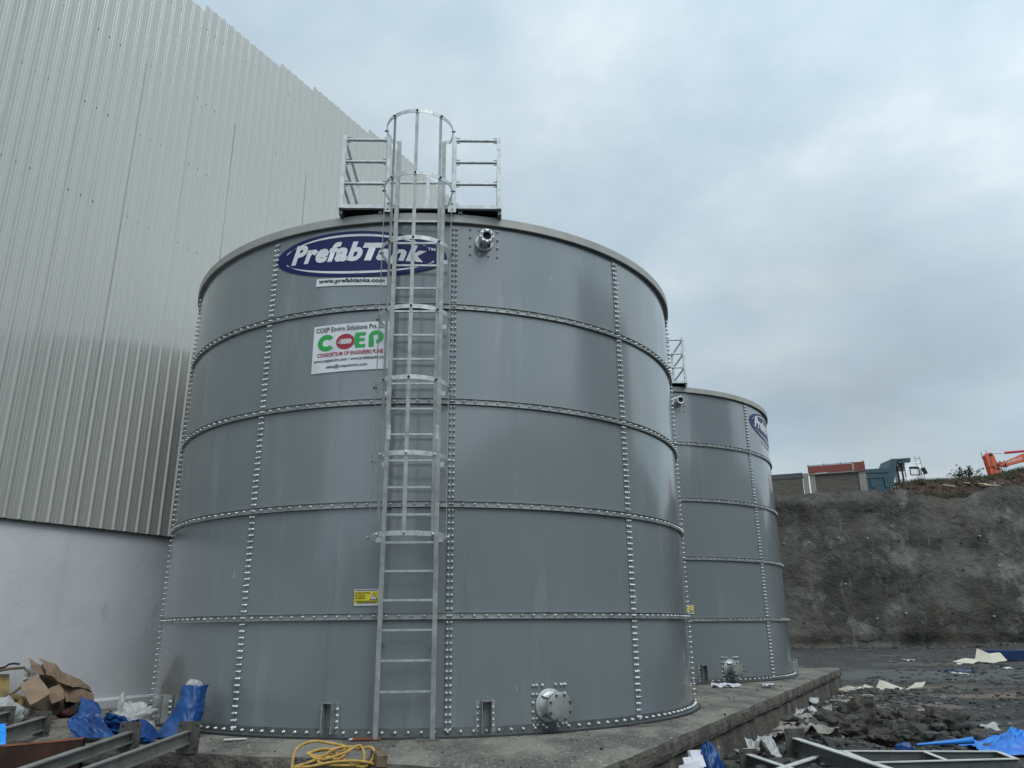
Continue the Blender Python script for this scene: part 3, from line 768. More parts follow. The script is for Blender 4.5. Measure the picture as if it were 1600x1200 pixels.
def build_retaining():
    t=thing('retaining_wall','high rough grey sprayed concrete retaining wall behind the yard, with bolt heads','retaining wall')
    b=MB(); nu,nv=560,40
    def fn(u,v):
        s=u*PL[-1]; p,n=path_at(s); zt=wall_top(s,p); z=-.9+(zt+.9)*v
        far=1 if s<PL[3] else .8
        d=.05*(z+.5)                                     # batter
        d+=.50*fbm((s*.13,z*.20,0),1,3)+.10*fbm((s*.5,z*.6,7),1,3)+.03*noise.noise((s*2.2,z*2.2,3))
        d-=.28*max(0,noise.noise((s*.16,z*.45,21)))
        if z<.4: d+= .75*math.exp(-((z+.25)/.40)**2)*(.6+.6*noise.noise((s*.4,0,2)))   # washed-out foot
        if z>6.5 and s<64:      # oversprayed lip along the top with a washed-out hollow below it
            k=max(0,1-max(0,p.x-27)/4)*(.6+.5*noise.noise((s*.35,8,0)))
            d-=.45*k*max(0,min(1,(z-9.35+.5*noise.noise((s*.3,4,0)))/.35)); d+=.30*k*math.exp(-((z-8.3)/.9)**2)
        if v>.93: d+=(v-.93)/.07*.10-.18*max(0,noise.noise((s*.25,3,0)))
        q=p+n*d; return (q.x,q.y,z)
    b.grid(fn,nu,nv,True)
    # top skirt back into the ground
    def fn2(u,v):
        x,y,z=fn(u,1); s=u*PL[-1]; p,n=path_at(s); return (x+n.x*v*2.2,y+n.y*v*2.2,z-.02-.35*v*v)
    b.grid(fn2,nu,3,True)
    b.build('wall_face',shot,t,False)
    A=[(19.96,6.87),(21.86,6.91),(24.01,7.25),(26.14,7.17),(28.49,6.99),(31.6,7.1),(33.19,6.83),(34.51,7.27),(24.06,3.92),(27,4.37),(29.56,4.53),(32.71,4.84),(35.55,5.1),(20.72,1.29),(23.67,1.41),(25.98,1.49),(28.01,1.84),(31.33,1.85),(34.19,1.58)]
    for x,z in A:
        s=x+30.0; 
        y=fn(s/PL[-1],(z+.9)/(wall_top(s,Vector((x,57.5,0)))+.9))[1]
        m=Matrix.Translation((x,y-.03,z))@Matrix.Rotation(PI/2,4,'X')@Matrix.Rotation(rnd.uniform(0,1),4,'Z')
        b=MB(); b.box((0,0,.01),(.12,.12,.03)); b.lathe([(.05,.02),(.05,.08),(.03,.09),(.025,.20),(.001,.20)],Matrix.Identity(4),8)
        me=b.mesh('anchor_head',galv if rnd.random()<.6 else dark_steel); o=bpy.data.objects.new('anchor_head',me); C.objects.link(o); o.parent=t; o.matrix_local=m
    # the raised ground behind the wall
    def crest(x):
        k=[(-60,10.3),(24,10.5),(27.3,10.7),(28.6,10.85),(29.7,10.98),(30.3,11.45),(31.2,11.85),(32.5,12.0),(35,12.08),(38.2,12.32),(40.3,12.8),(44,13.2),(90,13.2)]
        for (a,za),(b_,zb) in zip(k,k[1:]):
            if x<=b_: return za+(zb-za)*(x-a)/(b_-a)
        return 13.2
    b=MB()
    offs=[.0,.35,.7,1.1,1.5,1.9,2.3,2.7,3.3,4.5,7,12,18,24,34,60,120]
    ns=300
    def top(u,j):
        s=u*PL[-1]; p,n=path_at(s); o=offs[j]+.9; q=p+n*o; zt=wall_top(s,p)-.30
        if s<PL[4]:
            cz=crest(q.x*60.9/max(q.y,60.9))
            if o<=3.4: z=zt+(cz-zt)*((o-.9)/2.5)**.8; z+=.22*fbm((q.x*.8,q.y*.8,4),1,4)*min(1,(o-.9)*1.2)*(.35+.65*(o<3.0))
            else: z=CZ+(cz-CZ)*(min(q.y,84)/60.9)-.03*(min(q.y,84)-60.9)-.15
        else: z=zt+.3*min(1,o/4)+.25*fbm((q.x*.3,q.y*.3,2),1,3)
        if offs[j]==0: z-=.25
        return (q.x,q.y,z)
    vs=[top(i/ns,j) for j in range(len(offs)) for i in range(ns+1)]
    fs=[(j*(ns+1)+i,j*(ns+1)+i+1,(j+1)*(ns+1)+i+1,(j+1)*(ns+1)+i) for j in range(len(offs)-1) for i in range(ns)]
    b.add(vs,fs,True); o=b.build('hillside',soil_u,None,False); tag(o,kind='structure')
    # grass along the crest
    b=MB(); g=random.Random(3)
    for i in range(5200):
        x=g.uniform(29.5,44); 
        dens=noise.noise((x*.7,3,0))
        yy=60.9+g.gauss(0,.55)
        if g.random()>.75+.5*dens: continue
        o=max(0.,yy-57.5)
        cz=crest(x); z=cz-.10+(-.35*max(0,60.6-yy)); h=g.uniform(.12,.34)*(1+.9*max(0,dens)); lean=Vector((g.uniform(-.5,.5),g.uniform(-.5,.5),1))*h
        p=Vector((x,yy,z)); s=Vector((g.uniform(-1,1),g.uniform(-1,1),0)).normalized()*.025
        b.add([p-s,p+s,p+lean],[(0,1,2)])
    for i in range(1100):   # patch in the hollow below the planks
        x=g.uniform(31.2,34.6); yy=g.uniform(58.1,58.9); z=wall_top(x+30,Vector((x,57.5,0)))-.05+.45*(yy-58.0); h=g.uniform(.06,.22)
        p=Vector((x,yy,z)); s=Vector((g.uniform(-1,1),g.uniform(-1,1),0)).normalized()*.03; b.add([p-s,p+s,p+Vector((g.uniform(-.5,.5),g.uniform(-.6,.2),1))*h],[(0,1,2)])
    tag(b.build('grass',grass_m,None,False),kind='stuff')
    # bushes on the crest
    def bush(x,y,z,sc,n,seed,label):
        g=random.Random(seed); tb=thing('shrub',label,'shrub',(x,y,z-.15),0,'shrubs on the crest')
        st=MB(); lf=MB()
        for i in range(n):
            a=g.uniform(0,2*PI); sp=g.uniform(.2,1.); tip=Vector((cos(a)*sp*1.35,sin(a)*sp*.8,g.uniform(.45,1.0)))*sc
            mid=tip*.5+Vector((g.uniform(-.1,.1),g.uniform(-.1,.1),.12))*sc
            st.tube([(0,0,0),mid,tip],.014*sc,5,rfun=lambda q:.016*sc*(1-.7*q))
            for k in range(12):
                q=g.uniform(.45,1.05); c=mid.lerp(tip,(q-.45)/.6)+Vector((g.gauss(0,.07),g.gauss(0,.07),g.gauss(0,.06)))*sc
                d=Vector((g.uniform(-1,1),g.uniform(-1,1),g.uniform(-.6,.9))).normalized(); s=d.cross(Vector((0,0,1)))
                s=(s if s.length>.1 else Vector((1,0,0))).normalized(); L=g.uniform(.10,.20)*sc; W=L*.36
                lf.add([c,c+d*L*.5+s*W,c+d*L,c+d*L*.5-s*W],[(0,1,2,3)])
        st.build('stems',bark,tb,False); lf.build('foliage',leaf,tb,False)
    bush(36.55,61.3,11.95,1.35,34,5,'leafy shrub on the crest left of the orange excavator arm')
    bush(40.1,62.2,12.9,1.0,9,8,'small shrub under the orange excavator boom')
    # planks thrown on the slope
    for i,(x,y,z,L,rz,ry,lb) in enumerate([(33.9,59.5,11.35,1.0,.05,.16,'leftmost pale plank lying in the brown earth slope'),(35.2,59.3,11.5,.55,.3,.12,'short pale plank lying on the slope below the shrub'),(36.5,59.3,11.4,.8,-.1,.10,'pale plank lying on the slope left of the rubble heap'),(36.9,59.1,11.25,1.1,.2,.05,'long brownish plank lying lowest on the earth slope'),(39.2,59.2,11.2,.9,.25,.22,'rightmost pale plank lying on the slope below the boom')]):
        b=MB(); b.box((0,0,0),(L,.16,.05)); o=b.build('plank',straw); o.location=(x,y,z); o.rotation_euler=(.5,ry,rz); tag(o,lb,'plank','planks thrown on the slope')
    g=random.Random(12); b=MB()
    for i in range(14):
        c=Vector((37.6+g.gauss(0,.35),59.3+g.gauss(0,.2),11.2+g.uniform(-.05,.3))); 
        b.box(c,(g.uniform(.12,.3),g.uniform(.12,.3),g.uniform(.1,.22)),Matrix.Rotation(g.uniform(0,3),4,Vector((g.random(),g.random(),g.random()+.01)).normalized()))
    o=b.build('rubble',conc_p,None,False); tag(o,kind='stuff')
build_retaining()

# ------------------------------------------------------------------ block wall with red sheet on the bank
def build_compound():
    A=Vector((20.4,60.6,0)); rz=math.atan2(-2.4,6.6)
    t=thing('compound_wall','grey block compound wall with concrete posts on top of the retaining wall','wall',(A.x,A.y,10.2),rz)
    def bx(name,x0,x1,z0,z1,d,m,y=0):
        b=MB(); b.box(((x0+x1)/2,y,(z0+z1)/2-10.2),(x1-x0,d,z1-z0)); o=b.build(name,m,t)
        bv=o.modifiers.new('bevel','BEVEL'); bv.width=.02; bv.segments=1; return o
    bx('block_panel',-4.0,2.43,10.0,12.08,.20,block_m); bx('coping_band',-4.0,2.47,12.08,12.50,.26,grey_band)
    bx('post',2.47,2.86,10.3,12.42,.36,conc_p); bx('post',2.97,3.36,10.3,12.40,.36,conc_p)
    bx('block_panel',3.36,6.45,10.4,12.32,.20,block_m); bx('post',6.45,6.97,10.75,12.62,.36,conc_p)
    t2=thing('sheet_barrier','dull red sheet barrier with a pale lower rail fixed along the block wall top','barrier',(A.x,A.y,0),rz)
    def bx2(name,x0,x1,z0,z1,y,d,m):
        b=MB(); b.box(((x0+x1)/2,y,(z0+z1)/2),(x1-x0,d,z1-z0)); return b.build(name,m,t2)
    bx2('sheet',2.95,6.1,12.36,12.93,-.26,.03,redsheet); bx2('end_sheet',6.2,6.98,12.33,12.97,-.30,.05,redsheet)
    bx2('lower_rail',2.92,6.98,12.26,12.33,-.25,.09,conc_p); bx2('upper_rail',2.95,6.98,12.97,13.00,-.25,.06,dark_steel)
    for x in(2.93,6.15): bx2('upright',x-.035,x+.035,12.2,13.05,-.24,.06,conc_p if x>5 else dark_steel)
    for x in(4.1,5.3,6.9): bx2('hook',x-.04,x+.04,13.0,13.07,-.25,.05,dark_steel)
build_compound()

# ------------------------------------------------------------------ dump truck, excavator, scaffold
def build_truck():
    k=78/64; z0=14.0
    t=thing('dump_truck','dump truck with teal tipper body and white cab, parked beyond the block wall','truck',(30*k,79.25,z0))
    def q(x,z): return ((x-30)*k,(z-CZ)*k+CZ-z0)
    def pr(name,pts,y0,y1,m,par=None):
        b=MB(); b.prism([q(*p) for p in pts],(0,y1-y0,0),(0,y0,0),(1,0,0),(0,0,1)); return b.build(name,m,par or t)
    body=pr('tipper_body',[(26.6,13.40),(31.60,13.67),(32.01,14.44),(32.50,14.46),(31.78,11.99),(31.4,11.75),(26.6,11.7)],-1.25,1.25,teal)
    for (x0,x1,z) in((26.7,31.55,13.28),(26.7,31.5,12.83)):
        b=MB(); a=q(x0,z); c=q(x1,z+.06); b.bar((a[0],-1.30,a[1]),(c[0],-1.30,c[1]),.10,.16,(0,0,1)); b.build('side_rib',teal,body)
    for (x0,x1,za,zb) in((29.9,30.25,12.0,12.75),(31.1,31.35,12.0,12.9),(28.4,28.7,12.0,12.7)):
        b=MB(); a=q(x0,za); c=q(x1,zb); b.box(((a[0]+c[0])/2,-1.31,(a[1]+c[1])/2),(c[0]-a[0],.11,c[1]-a[1])); b.build('side_stake',teal,body)
    pr('cab_guard',[(32.50,14.46),(33.65,14.53),(33.59,14.15),(33.5,14.13),(33.45,14.38),(32.46,14.32)],-1.2,1.2,teal)
    pr('cab_guard_side',[(32.43,14.2),(33.55,14.40),(33.57,14.2),(32.6,14.05)],-1.24,-1.205,teal)
    # cab: two side walls with window openings so that the sky shows through
    win=[(33.42,13.74),(34.20,13.74),(34.20,13.05),(33.42,13.05)]
    for y in(-1.2,1.15):
        b=MB()
        def rr(x0,x1,za,zb):
            a=q(x0,za); c=q(x1,zb); b.box(((a[0]+c[0])/2,y+.025,(a[1]+c[1])/2),(c[0]-a[0],.05,c[1]-a[1]))
        rr(33.05,33.42,12.0,13.98); rr(34.20,34.42,12.0,13.98); rr(33.42,34.20,13.74,13.98); rr(33.42,34.20,12.0,13.05)
        b.build('cab_side',whitep,t)
    b=MB(); a=q(33.05,13.98); c=q(34.42,14.12); b.box(((a[0]+c[0])/2,0,(a[1]+c[1])/2+.003),(c[0]-a[0],2.4,c[1]-a[1])); o=b.build('cab_roof',whitep,t); bv=o.modifiers.new('bevel','BEVEL'); bv.width=.07; bv.segments=3
    b=MB(); wa=q(33.42,13.05); wc=q(34.20,13.74); yy=-1.215
    for (x0,x1,za,zb) in((wa[0]-.03,wa[0]+.06,wa[1],wc[1]),(wc[0]-.06,wc[0]+.03,wa[1],wc[1]),(wa[0]+.06,wc[0]-.06,wc[1]-.06,wc[1]+.03),(wa[0]+.06,wc[0]-.06,wa[1]-.03,wa[1]+.05)):
        b.box(((x0+x1)/2,yy,(za+zb)/2),(x1-x0,.03,zb-za))
    b.build('window_seal',blackm,t)
    a=q(33.42,13.70)
    b=MB(); b.box((a[0]+.06,-.35,a[1]-.55),(.10,.5,.55)); b.build('seat',blackm,t)
    b=MB(); a=q(33.45,13.70); c=q(34.18,13.58); b.box(((a[0]+c[0])/2,-1.12,(a[1]+c[1])/2),(c[0]-a[0],.02,c[1]-a[1])); b.build('sun_visor',blackm,t)
    b=MB(); a=q(34.50,13.35); b.box((a[0],-1.5,a[1]),(.20,.45,.70),Matrix.Rotation(-.35,4,'Y')); b.bar((a[0],-1.3,a[1]+.2),(a[0]-.1,-1.1,a[1]+.35),.03,.03); b.build('mirror',blackm,t)
    for x,r in((32.62,.09),(33.0,.09)):
        b=MB(); p=[(x-.10,11.9),(x-.02,12.9),(x-.05,14.1)]; b.tube([(q(*e)[0],-.7,q(*e)[1]) for e in p],r,8); b.build('exhaust_stack' if x<32.8 else 'air_intake',blackm,t)
    b=MB(); a=q(26.6,11.65); c=q(34.6,11.45); b.box(((a[0]+c[0])/2,0,.95),(c[0]-a[0],.9,.25)); b.build('chassis',dark_steel,t)
    for x in(27.6,29.0,33.4):
        for y in(-1.0,1.0):
            m=Matrix.Translation((q(x,12)[0],y,.52))@Matrix.Rotation(PI/2,4,'X'); b=MB(); b.lathe([(.25,-.16),(.5,-.16),(.52,-.1),(.52,.1),(.5,.16),(.25,.16),(.25,-.16)],m,20); w_=b.build('wheel',blackm,t); b=MB(); b.lathe([(.245,-.1),(.1,.05),(.001,.05)],m,16); b.build('hub',whitep,w_)
build_truck()
def build_scaffold():
    t=thing('access_ladder','thin dark steel ladder standing upright beside the white truck cab','ladder',(38.75,72,14.0))
    for x,lean in((-.42,.10),(.18,.25)):
        b=MB(); b.tube([(x,0,-.4),(x-lean,0,2.35)],.022,6); b.build('ladder_rail',dark_steel,t)
    for i in range(5):
        z=.1+i*.5; u=z/2.4; b=MB(); b.tube([(-.42-.1*u,0,z),(.18-.25*u,0,z+.05)],.02,6); b.build('ladder_rung',dark_steel,t)
build_scaffold()
def build_excavator():
    k=68/62; z0=12.9
    t=thing('excavator','orange excavator on the hillside, its arm raised above the earth bank','excavator',(40*k,68.3,z0))
    def q(x,z): return ((x-40)*k,(z-CZ)*k+CZ-z0)
    def pr(name,pts,wd,m,par=None,y=0):
        b=MB(); b.prism([q(*p) for p in pts],(0,wd,0),(0,y-wd/2,0),(1,0,0),(0,0,1)); o=b.build(name,m,par or t); bv=o.modifiers.new('bevel','BEVEL'); bv.width=.04; bv.segments=2; return o
    st=pr('stick',[(38.75,14.21),(38.92,14.40),(39.07,14.47),(39.36,14.47),(39.44,14.35),(39.62,13.62),(39.75,13.30),(39.68,12.2),(38.98,12.1)],.55,orange)
    b=MB(); 
    for pt in((39.2,14.3),(39.62,13.45)):
        a=q(*pt); b.lathe([(.001,-.36),(.13,-.36),(.13,.36),(.001,.36)],Matrix.Translation((a[0],0,a[1]))@Matrix.Rotation(PI/2,4,'X'),14)
    b.build('pivot_pin',dark_steel,st,False)
    b=MB(); a=q(39.10,14.3); c=q(39.25,12.3); b.bar((a[0],-.285,a[1]),(c[0],-.285,c[1]),.02,.05,(1,0,0)); b.build('seam_plate',dark_steel,st)
    bo=pr('boom',[(39.58,13.62),(39.75,13.68),(40.2,13.72),(41.3,14.12),(41.94,14.39),(43.6,14.75),(45.6,13.9),(46.6,12.2),(45.9,12.0),(44.9,13.2),(43.4,13.95),(41.79,13.69),(40.5,13.36),(39.6,13.28)],.5,orange)
    vs,fs=text_geo('TATA HITACHI',1.,.02,0,1.1); vs=fit(vs,1.55*k,.20*k); a=q(41.0,13.70); an=R_(15)
    b=MB(); b.add([Vector((a[0]+v.x*cos(an)-v.y*sin(an),-.258,a[1]+v.x*sin(an)+v.y*cos(an))) for v in vs],fs); b.build('lettering',white_d,bo,False)
    b=MB(); b.tube([(q(39.35,14.41)[0],0,q(39.35,14.41)[1]),(q(40.7,14.51)[0],0,q(40.7,14.51)[1])],.05,8); b.build('cylinder_rod',galv,t)
    b=MB(); e0,e1=q(40.55,14.50),q(43.4,14.72); b.tube([(e0[0],0,e0[1]),(e0[0]+.1,0,e0[1]),(e1[0],0,e1[1])],.115,10); b.build('hydraulic_cylinder',redp,t)
    for x,z,h in((38.68,14.3,.35),(39.1,14.45,.3)):
        b=MB(); a=q(x,z); b.tube([(a[0],.1,a[1]-.3),(a[0]-.03,.1,a[1]+h)],.03,6); b.build('grease_pipe',dark_steel,t)
    # upper body and tracks beyond the frame
    b=MB(); b.box((6.6,0,1.7),(3.4,2.6,1.2)); o=b.build('machine_house',orange,t); bv=o.modifiers.new('bevel','BEVEL'); bv.width=.15; bv.segments=3
    b=MB(); b.box((5.7,-.85,2.9),(1.5,.9,1.3)); o=b.build('cab',glass,t); bv=o.modifiers.new('bevel','BEVEL'); bv.width=.12; bv.segments=2
    for y in(-1.1,1.1):
        b=MB(); b.prism([(-1.9,.3),(-1.6,0),(1.6,0),(1.9,.3),(1.9,.6),(1.6,.9),(-1.6,.9),(-1.9,.6)],(0,.6,0),(6.6,y-.3,.1),(1,0,0),(0,0,1)); b.build('track',blackm,t)
build_excavator()

# ------------------------------------------------------------------ crumpled things
def sheet_obj(name,m,fn,nu=40,nv=30,th=.004,parent=None,smooth=False):
    b=MB(); b.grid(fn,nu,nv,smooth); o=b.build(name,m,parent,False)
    s=o.modifiers.new('thickness','SOLIDIFY'); s.thickness=th; s.offset=0; return o
def crumple_blob(name,m,c,r,amp=.25,fr=2.,seed=0,flat=0.,n=44,taper=None,rz=0,smooth=True,oc=3):
    """closed, creased sack: sphere pushed by ridged noise, flattened where it rests"""
    b=MB(); nu,nv=n,n//2
    def fn(u,v):
        th=2*PI*u; ph=PI*v-PI/2
        d=Vector((cos(th)*cos(ph),sin(th)*cos(ph),sin(ph)))
        k=1+amp*.75*(ridge(d+Vector((seed*3.1,seed,seed*.7)),fr*.62,oc)-.5)+amp*.9*noise.noise(d*1.3+Vector((seed,0,0)))
        p=Vector((d.x*r[0]*k,d.y*r[1]*k,d.z*r[2]*k))
        if taper: s=taper((d.z+1)/2); p.x*=s; p.y*=s
        if p.z<flat: p.z=flat+.02*(p.z-flat)
        p.rotate(Matrix.Rotation(rz,3,'Z')); return p
    b.grid(fn,nu,nv,smooth); o=b.build(name,m,None,False); o.location=c; return o
def panel(name,m,pts,label,cat,group=None,th=.006,bend=.03,seed=0,dark=None):
    """cardboard piece through given corner points, slightly warped, with thickness"""
    P=[Vector(p) for p in pts]; c=sum(P,Vector())/len(P); nn=Vector()
    for a,b_ in zip(P,P[1:]+P[:1]): nn+=(a-c).cross(b_-c)
    nn.normalize()
    bm=bmesh.new(); f=bm.faces.new([bm.verts.new(p-c) for p in P]); 
    bmesh.ops.triangulate(bm,faces=bm.faces); 
    bmesh.ops.subdivide_edges(bm,edges=bm.edges,cuts=5,use_grid_fill=True)
    for v in bm.verts: 
        v.co+=nn*(bend*noise.noise(v.co*4+Vector((seed,0,0)))+bend*.4*noise.noise(v.co*13+Vector((seed,5,0))))
    me=bpy.data.meshes.new(name); bm.to_mesh(me); bm.free(); me.materials.append(m)
    o=bpy.data.objects.new(name,me); C.objects.link(o); o.location=c
    s=o.modifiers.new('thickness','SOLIDIFY'); s.thickness=th; s.offset=0
    return tag(o,label,cat,group)
# cardboard heap by the shed wall
gc='cardboard thrown against the white wall'
panel('cardboard_sheet',card,[(-6.23,10.35,.45),(-6.17,10.6,.55),(-5.79,10.3,.34),(-5.85,10.0,.23)],'clean square brown cardboard sheet leaning at the front of the heap','cardboard',gc,.008,.015,1)
panel('cardboard_sheet',card,[(-6.49,11.1,.73),(-6.32,11.2,.62),(-6.16,11.5,.45),(-6.03,11.7,.29),(-5.95,11.0,.39),(-6.05,10.9,.47),(-6.12,10.7,.54)],'long brown cardboard sheet sloping down from the top of the heap','cardboard',gc,.008,.05,2)
panel('cardboard_sheet',card,[(-6.06,11.0,.39),(-5.98,11.5,.3),(-5.90,11.55,.24),(-5.86,11.55,.13),(-5.89,11.2,.16),(-5.91,10.9,.20)],'creased brown cardboard box side at the right end of the heap','cardboard',gc,.008,.04,3)
panel('cardboard_sheet',card,[(-6.05,10.7,.38),(-6.03,10.9,.41),(-5.89,10.8,.24),(-5.87,10.5,.21)],'small cardboard flap just right of the clean square sheet','cardboard',gc,.008,.03,4)
panel('cardboard_sheet',card,[(-6.51,10.9,.73),(-6.39,10.9,.68),(-6.38,11.0,.66),(-6.19,10.8,.54),(-6.22,10.7,.56),(-6.33,10.7,.65)],'torn narrow cardboard flap at the peak of the heap','cardboard',gc,.008,.03,5)
panel('cardboard_sheet',card_d,[(-5.97,10.2,.2),(-5.92,10.4,.16),(-5.76,10.5,.05),(-5.69,10.1,.03)],'dark cardboard flap lying on the slab below the heap','cardboard',gc,.008,.03,6)
panel('cardboard_sheet',card,[(-6.20,11.2,.36),(-6.00,11.4,.30),(-5.95,11.2,.05),(-6.10,10.9,.05)],'shaded cardboard box side inside the heap, under the long sloping sheet','cardboard',gc,.008,.05,7)
panel('cardboard_sheet',card_d,[(-6.52,11.25,.66),(-6.03,11.75,.26),(-5.97,11.55,.0),(-6.42,11.05,.05)],'shadow brown cardboard sheet at the back of the heap under the long sloping sheet','cardboard',gc,.008,.05,17)  # shade at the back of the heap put into the dark colour
panel('white_panel',white_pl,[(-6.57,10.95,.58),(-6.47,10.95,.64),(-6.33,10.85,.55),(-6.41,10.7,.48)],'small greyish white panel behind the clean cardboard sheet','panel',None,.01,.01,8)
panel('yellow_panel',yellowb,[(-7.1,10.7,.56),(-6.72,10.9,.54),(-6.55,10.7,.27),(-6.9,10.5,.25)],'dirty yellow board standing at the left picture edge','board',None,.03,.01,9)
o=crumple_blob('heap_shade_blob',simple('heap_shade_black',(.014,.014,.015),.4),(-6.08,11.25,.04),(.26,.34,.17),.25,1.6,3,-.03); tag(o,'black blob standing in for the shade under the cardboard heap','bag')  # black blob put in as the shade inside the heap
o=crumple_blob('red_rag',simple('red_cloth',(.07,.012,.012),.8),(-5.93,10.95,.06),(.08,.06,.04),.4,3,5,-.04,24); tag(o,'small red rag in the dark hollow under the cardboard','rag')
o=crumple_blob('cardboard_scraps',card_d,(-6.32,11.0,.08),(.30,.34,.20),.3,1.6,9,-.06); tag(o,'pile of crumpled dark brown packing at the base of the cardboard heap','packing')
b=MB(); m_=Matrix.Translation((-6.16,10.2,.24))@Matrix.Rotation(1.1,4,'Y')@Matrix.Rotation(.5,4,'X')
b.lathe([(.03,-.04),(.10,-.04),(.115,-.02),(.115,.02),(.10,.04),(.03,.04),(.03,-.04)],m_,20); o=b.build('strap_roll',yellowb); tag(o,'yellow roll of strap lying in the heap behind the white bag','roll')
o=crumple_blob('plastic_bag',white_pl,(-6.02,9.7,.14),(.22,.18,.17),.35,2.4,4,-.12); tag(o,'crumpled white plastic bag at the left picture edge','bag')
t=thing('metal_box','grey metal junction box with a round hole beside the white bag','box',(-5.93,10.0,.02),.3)
b=MB(); b.box((0,0,.10),(.14,.10,.15)); o=b.build('case',beam_m,t); b=MB(); b.lathe([(.001,.002),(.018,.002),(.022,0)],Matrix.Translation((0,-.051,.11))@Matrix.Rotation(PI/2,4,'X'),12); b.build('hole',blackm,t)
for i,(x,y,z,L,rz,lb) in enumerate([(-5.72,9.62,.05,.24,.15,'yellow foam strip lying topmost beside the left beam plates'),(-5.74,9.5,.02,.30,-.1,'brown yellow strip lying under the yellow foam strip')]):
    b=MB(); b.box((0,0,0),(L,.10,.035)); o=b.build('foam_strip',yellowb); o.location=(x,y,z); o.rotation_euler=(0,0,rz); bv=o.modifiers.new('bevel','BEVEL'); bv.width=.012; bv.segments=2; tag(o,lb,'foam strip','foam strips by the heap')
o=crumple_blob('tray',card_d,(-5.70,9.9,.07),(.13,.10,.05),.2,3,2,-.03,24); tag(o,'small brown moulded tray between grey box and beam plate','tray')
b=MB(); b.tube([(-6.95,10.8,.53),(-6.79,10.8,.60),(-6.67,10.8,.62),(-6.48,10.8,.63),(-6.40,10.8,.56),(-6.42,10.75,.42),(-6.52,10.7,.32),(-6.70,10.65,.25)],.018,6); o=b.build('bent_strip',wood); tag(o,'thin bent brown strip looped left of the cardboard heap','strip')
b=MB(); b.tube([(-6.86,10.8,.61),(-6.73,10.8,.645),(-6.69,10.8,.675),(-6.62,10.8,.685),(-6.55,10.8,.675)],.013,6); o=b.build('hose_piece',blackm); tag(o,'short black hose piece on the bent brown strip','hose')
# blue tarps and white film on the slab
def tarp1(u,v):
    # crumpled upright fold: (u across, v up)
    L=Vector((-4.46,8.60,.0)).lerp(Vector((-4.12,8.72,.0)),u); 
    pts=[(0,0),( -.22,.18),(-.16,.26),(-.22,.40)]
    x=[-4.46,-4.66,-4.60,-4.76][0]
    k=v*3; i=min(2,int(k)); f_=k-i
    left=[Vector((-4.47,8.56,.0)),Vector((-4.72,8.85,.15)),Vector((-4.68,8.95,.22)),Vector((-4.80,9.15,.385))]
    right=[Vector((-4.10,8.66,.02)),Vector((-4.34,8.85,.14)),Vector((-4.46,9.0,.24)),Vector((-4.60,9.15,.315))]
    p=left[i].lerp(left[i+1],f_).lerp(right[i].lerp(right[i+1],f_),u)
    q=ridge((u*1.1+3,v*1.5,1),1,3)
    p+=Vector((.0,-.16,.06))*(.5*math.sin(PI*u)+.55*(q-.6))*(.4+.6*math.sin(PI*min(1,v+.2)))
    p.z=max(p.z,.004); return p
o=sheet_obj('blue_tarp',blue_sheet,tarp1,34,44); tag(o,'crumpled dark blue tarp standing in front of the cardboard heap','tarp')
def tarp1b(u,v):
    p=Vector((-4.50+.42*u,9.10+.16*v,.02+.17*v*(1-.5*u))); q=ridge((u*2,v*2,6),1,4); p.y-=.1*q; p.z=max(.004,p.z+.05*(q-.5)); return p
o=sheet_obj('blue_tarp',blue_sheet,tarp1b,30,20); tag(o,'low strip of blue tarp lying behind the white film bundle','tarp')
o=crumple_blob('film_bundle',white_pl,(-4.27,9.35,.11),(.22,.17,.15),.42,2.4,8,-.10,64,None,.2); tag(o,'bundle of clear white plastic film lying against the foot of the tank','film')
o=crumple_blob('film_peak',white_pl,(-4.47,9.42,.27),(.05,.06,.13),.4,2.5,14,-.2,30,lambda z:1.25-.9*z); tag(o,'upright twisted end of white film beside the film bundle','film')
def tarp2(u,v):
    a=u; x=-3.87+.26*u; top=.20*(1-u)**.8*(.4+1.2*min(1,u*5)) if u<.5 else .20*(1-u)**.8
    p=Vector((x-.03*v,8.46+.16*v,.0+v*max(.05,.205-.16*max(0,(u-.25)/.75)**1.5-.12*max(0,.2-u)/.2))); q=ridge((u*2+9,v*1.5,2),1,4)
    p.y-=.10*q*math.sin(PI*v)+.03; p.z=max(.004,p.z); return p
o=sheet_obj('blue_tarp',blue_sheet,tarp2,30,26); tag(o,'blue tarp corner folded up between the two beam end plates','tarp')
# blue roll leaning against the tank
t=thing('wrapped_roll','roll wrapped in blue tarp leaning upright against the tank foot','roll',(-3.52,8.86,0))
def roll(u,v):
    th=2*PI*u; c=Vector((-3.475,8.80,0)).lerp(Vector((-3.475,8.95,.50)),v)
    rx=.118+.02*(1-v)**3+.006*math.sin(5*th); ry=.088+.05*(1-v)**3
    if cos(th)<0: rx+=.16*(1-v)**2.2*abs(cos(th))
    k=1+.17*(ridge((cos(th)*.9+v*1.2,sin(th)*.9,v*1.6),1.1,4)-.55)
    p=c+Vector((cos(th)*rx*k,sin(th)*ry*k,.012*ridge((cos(th),sin(th),7),1.5,2))); p.z=max(.004,p.z-0*v); return p-Vector((-3.52,8.86,0))
sheet_obj('blue_wrap',blue_sheet,roll,64,48,.004,t,True)
o=crumple_blob('film_end',white_pl,(.035,.09,.50),(.085,.06,.055),.35,2.6,6,-.03,30); o.parent=t
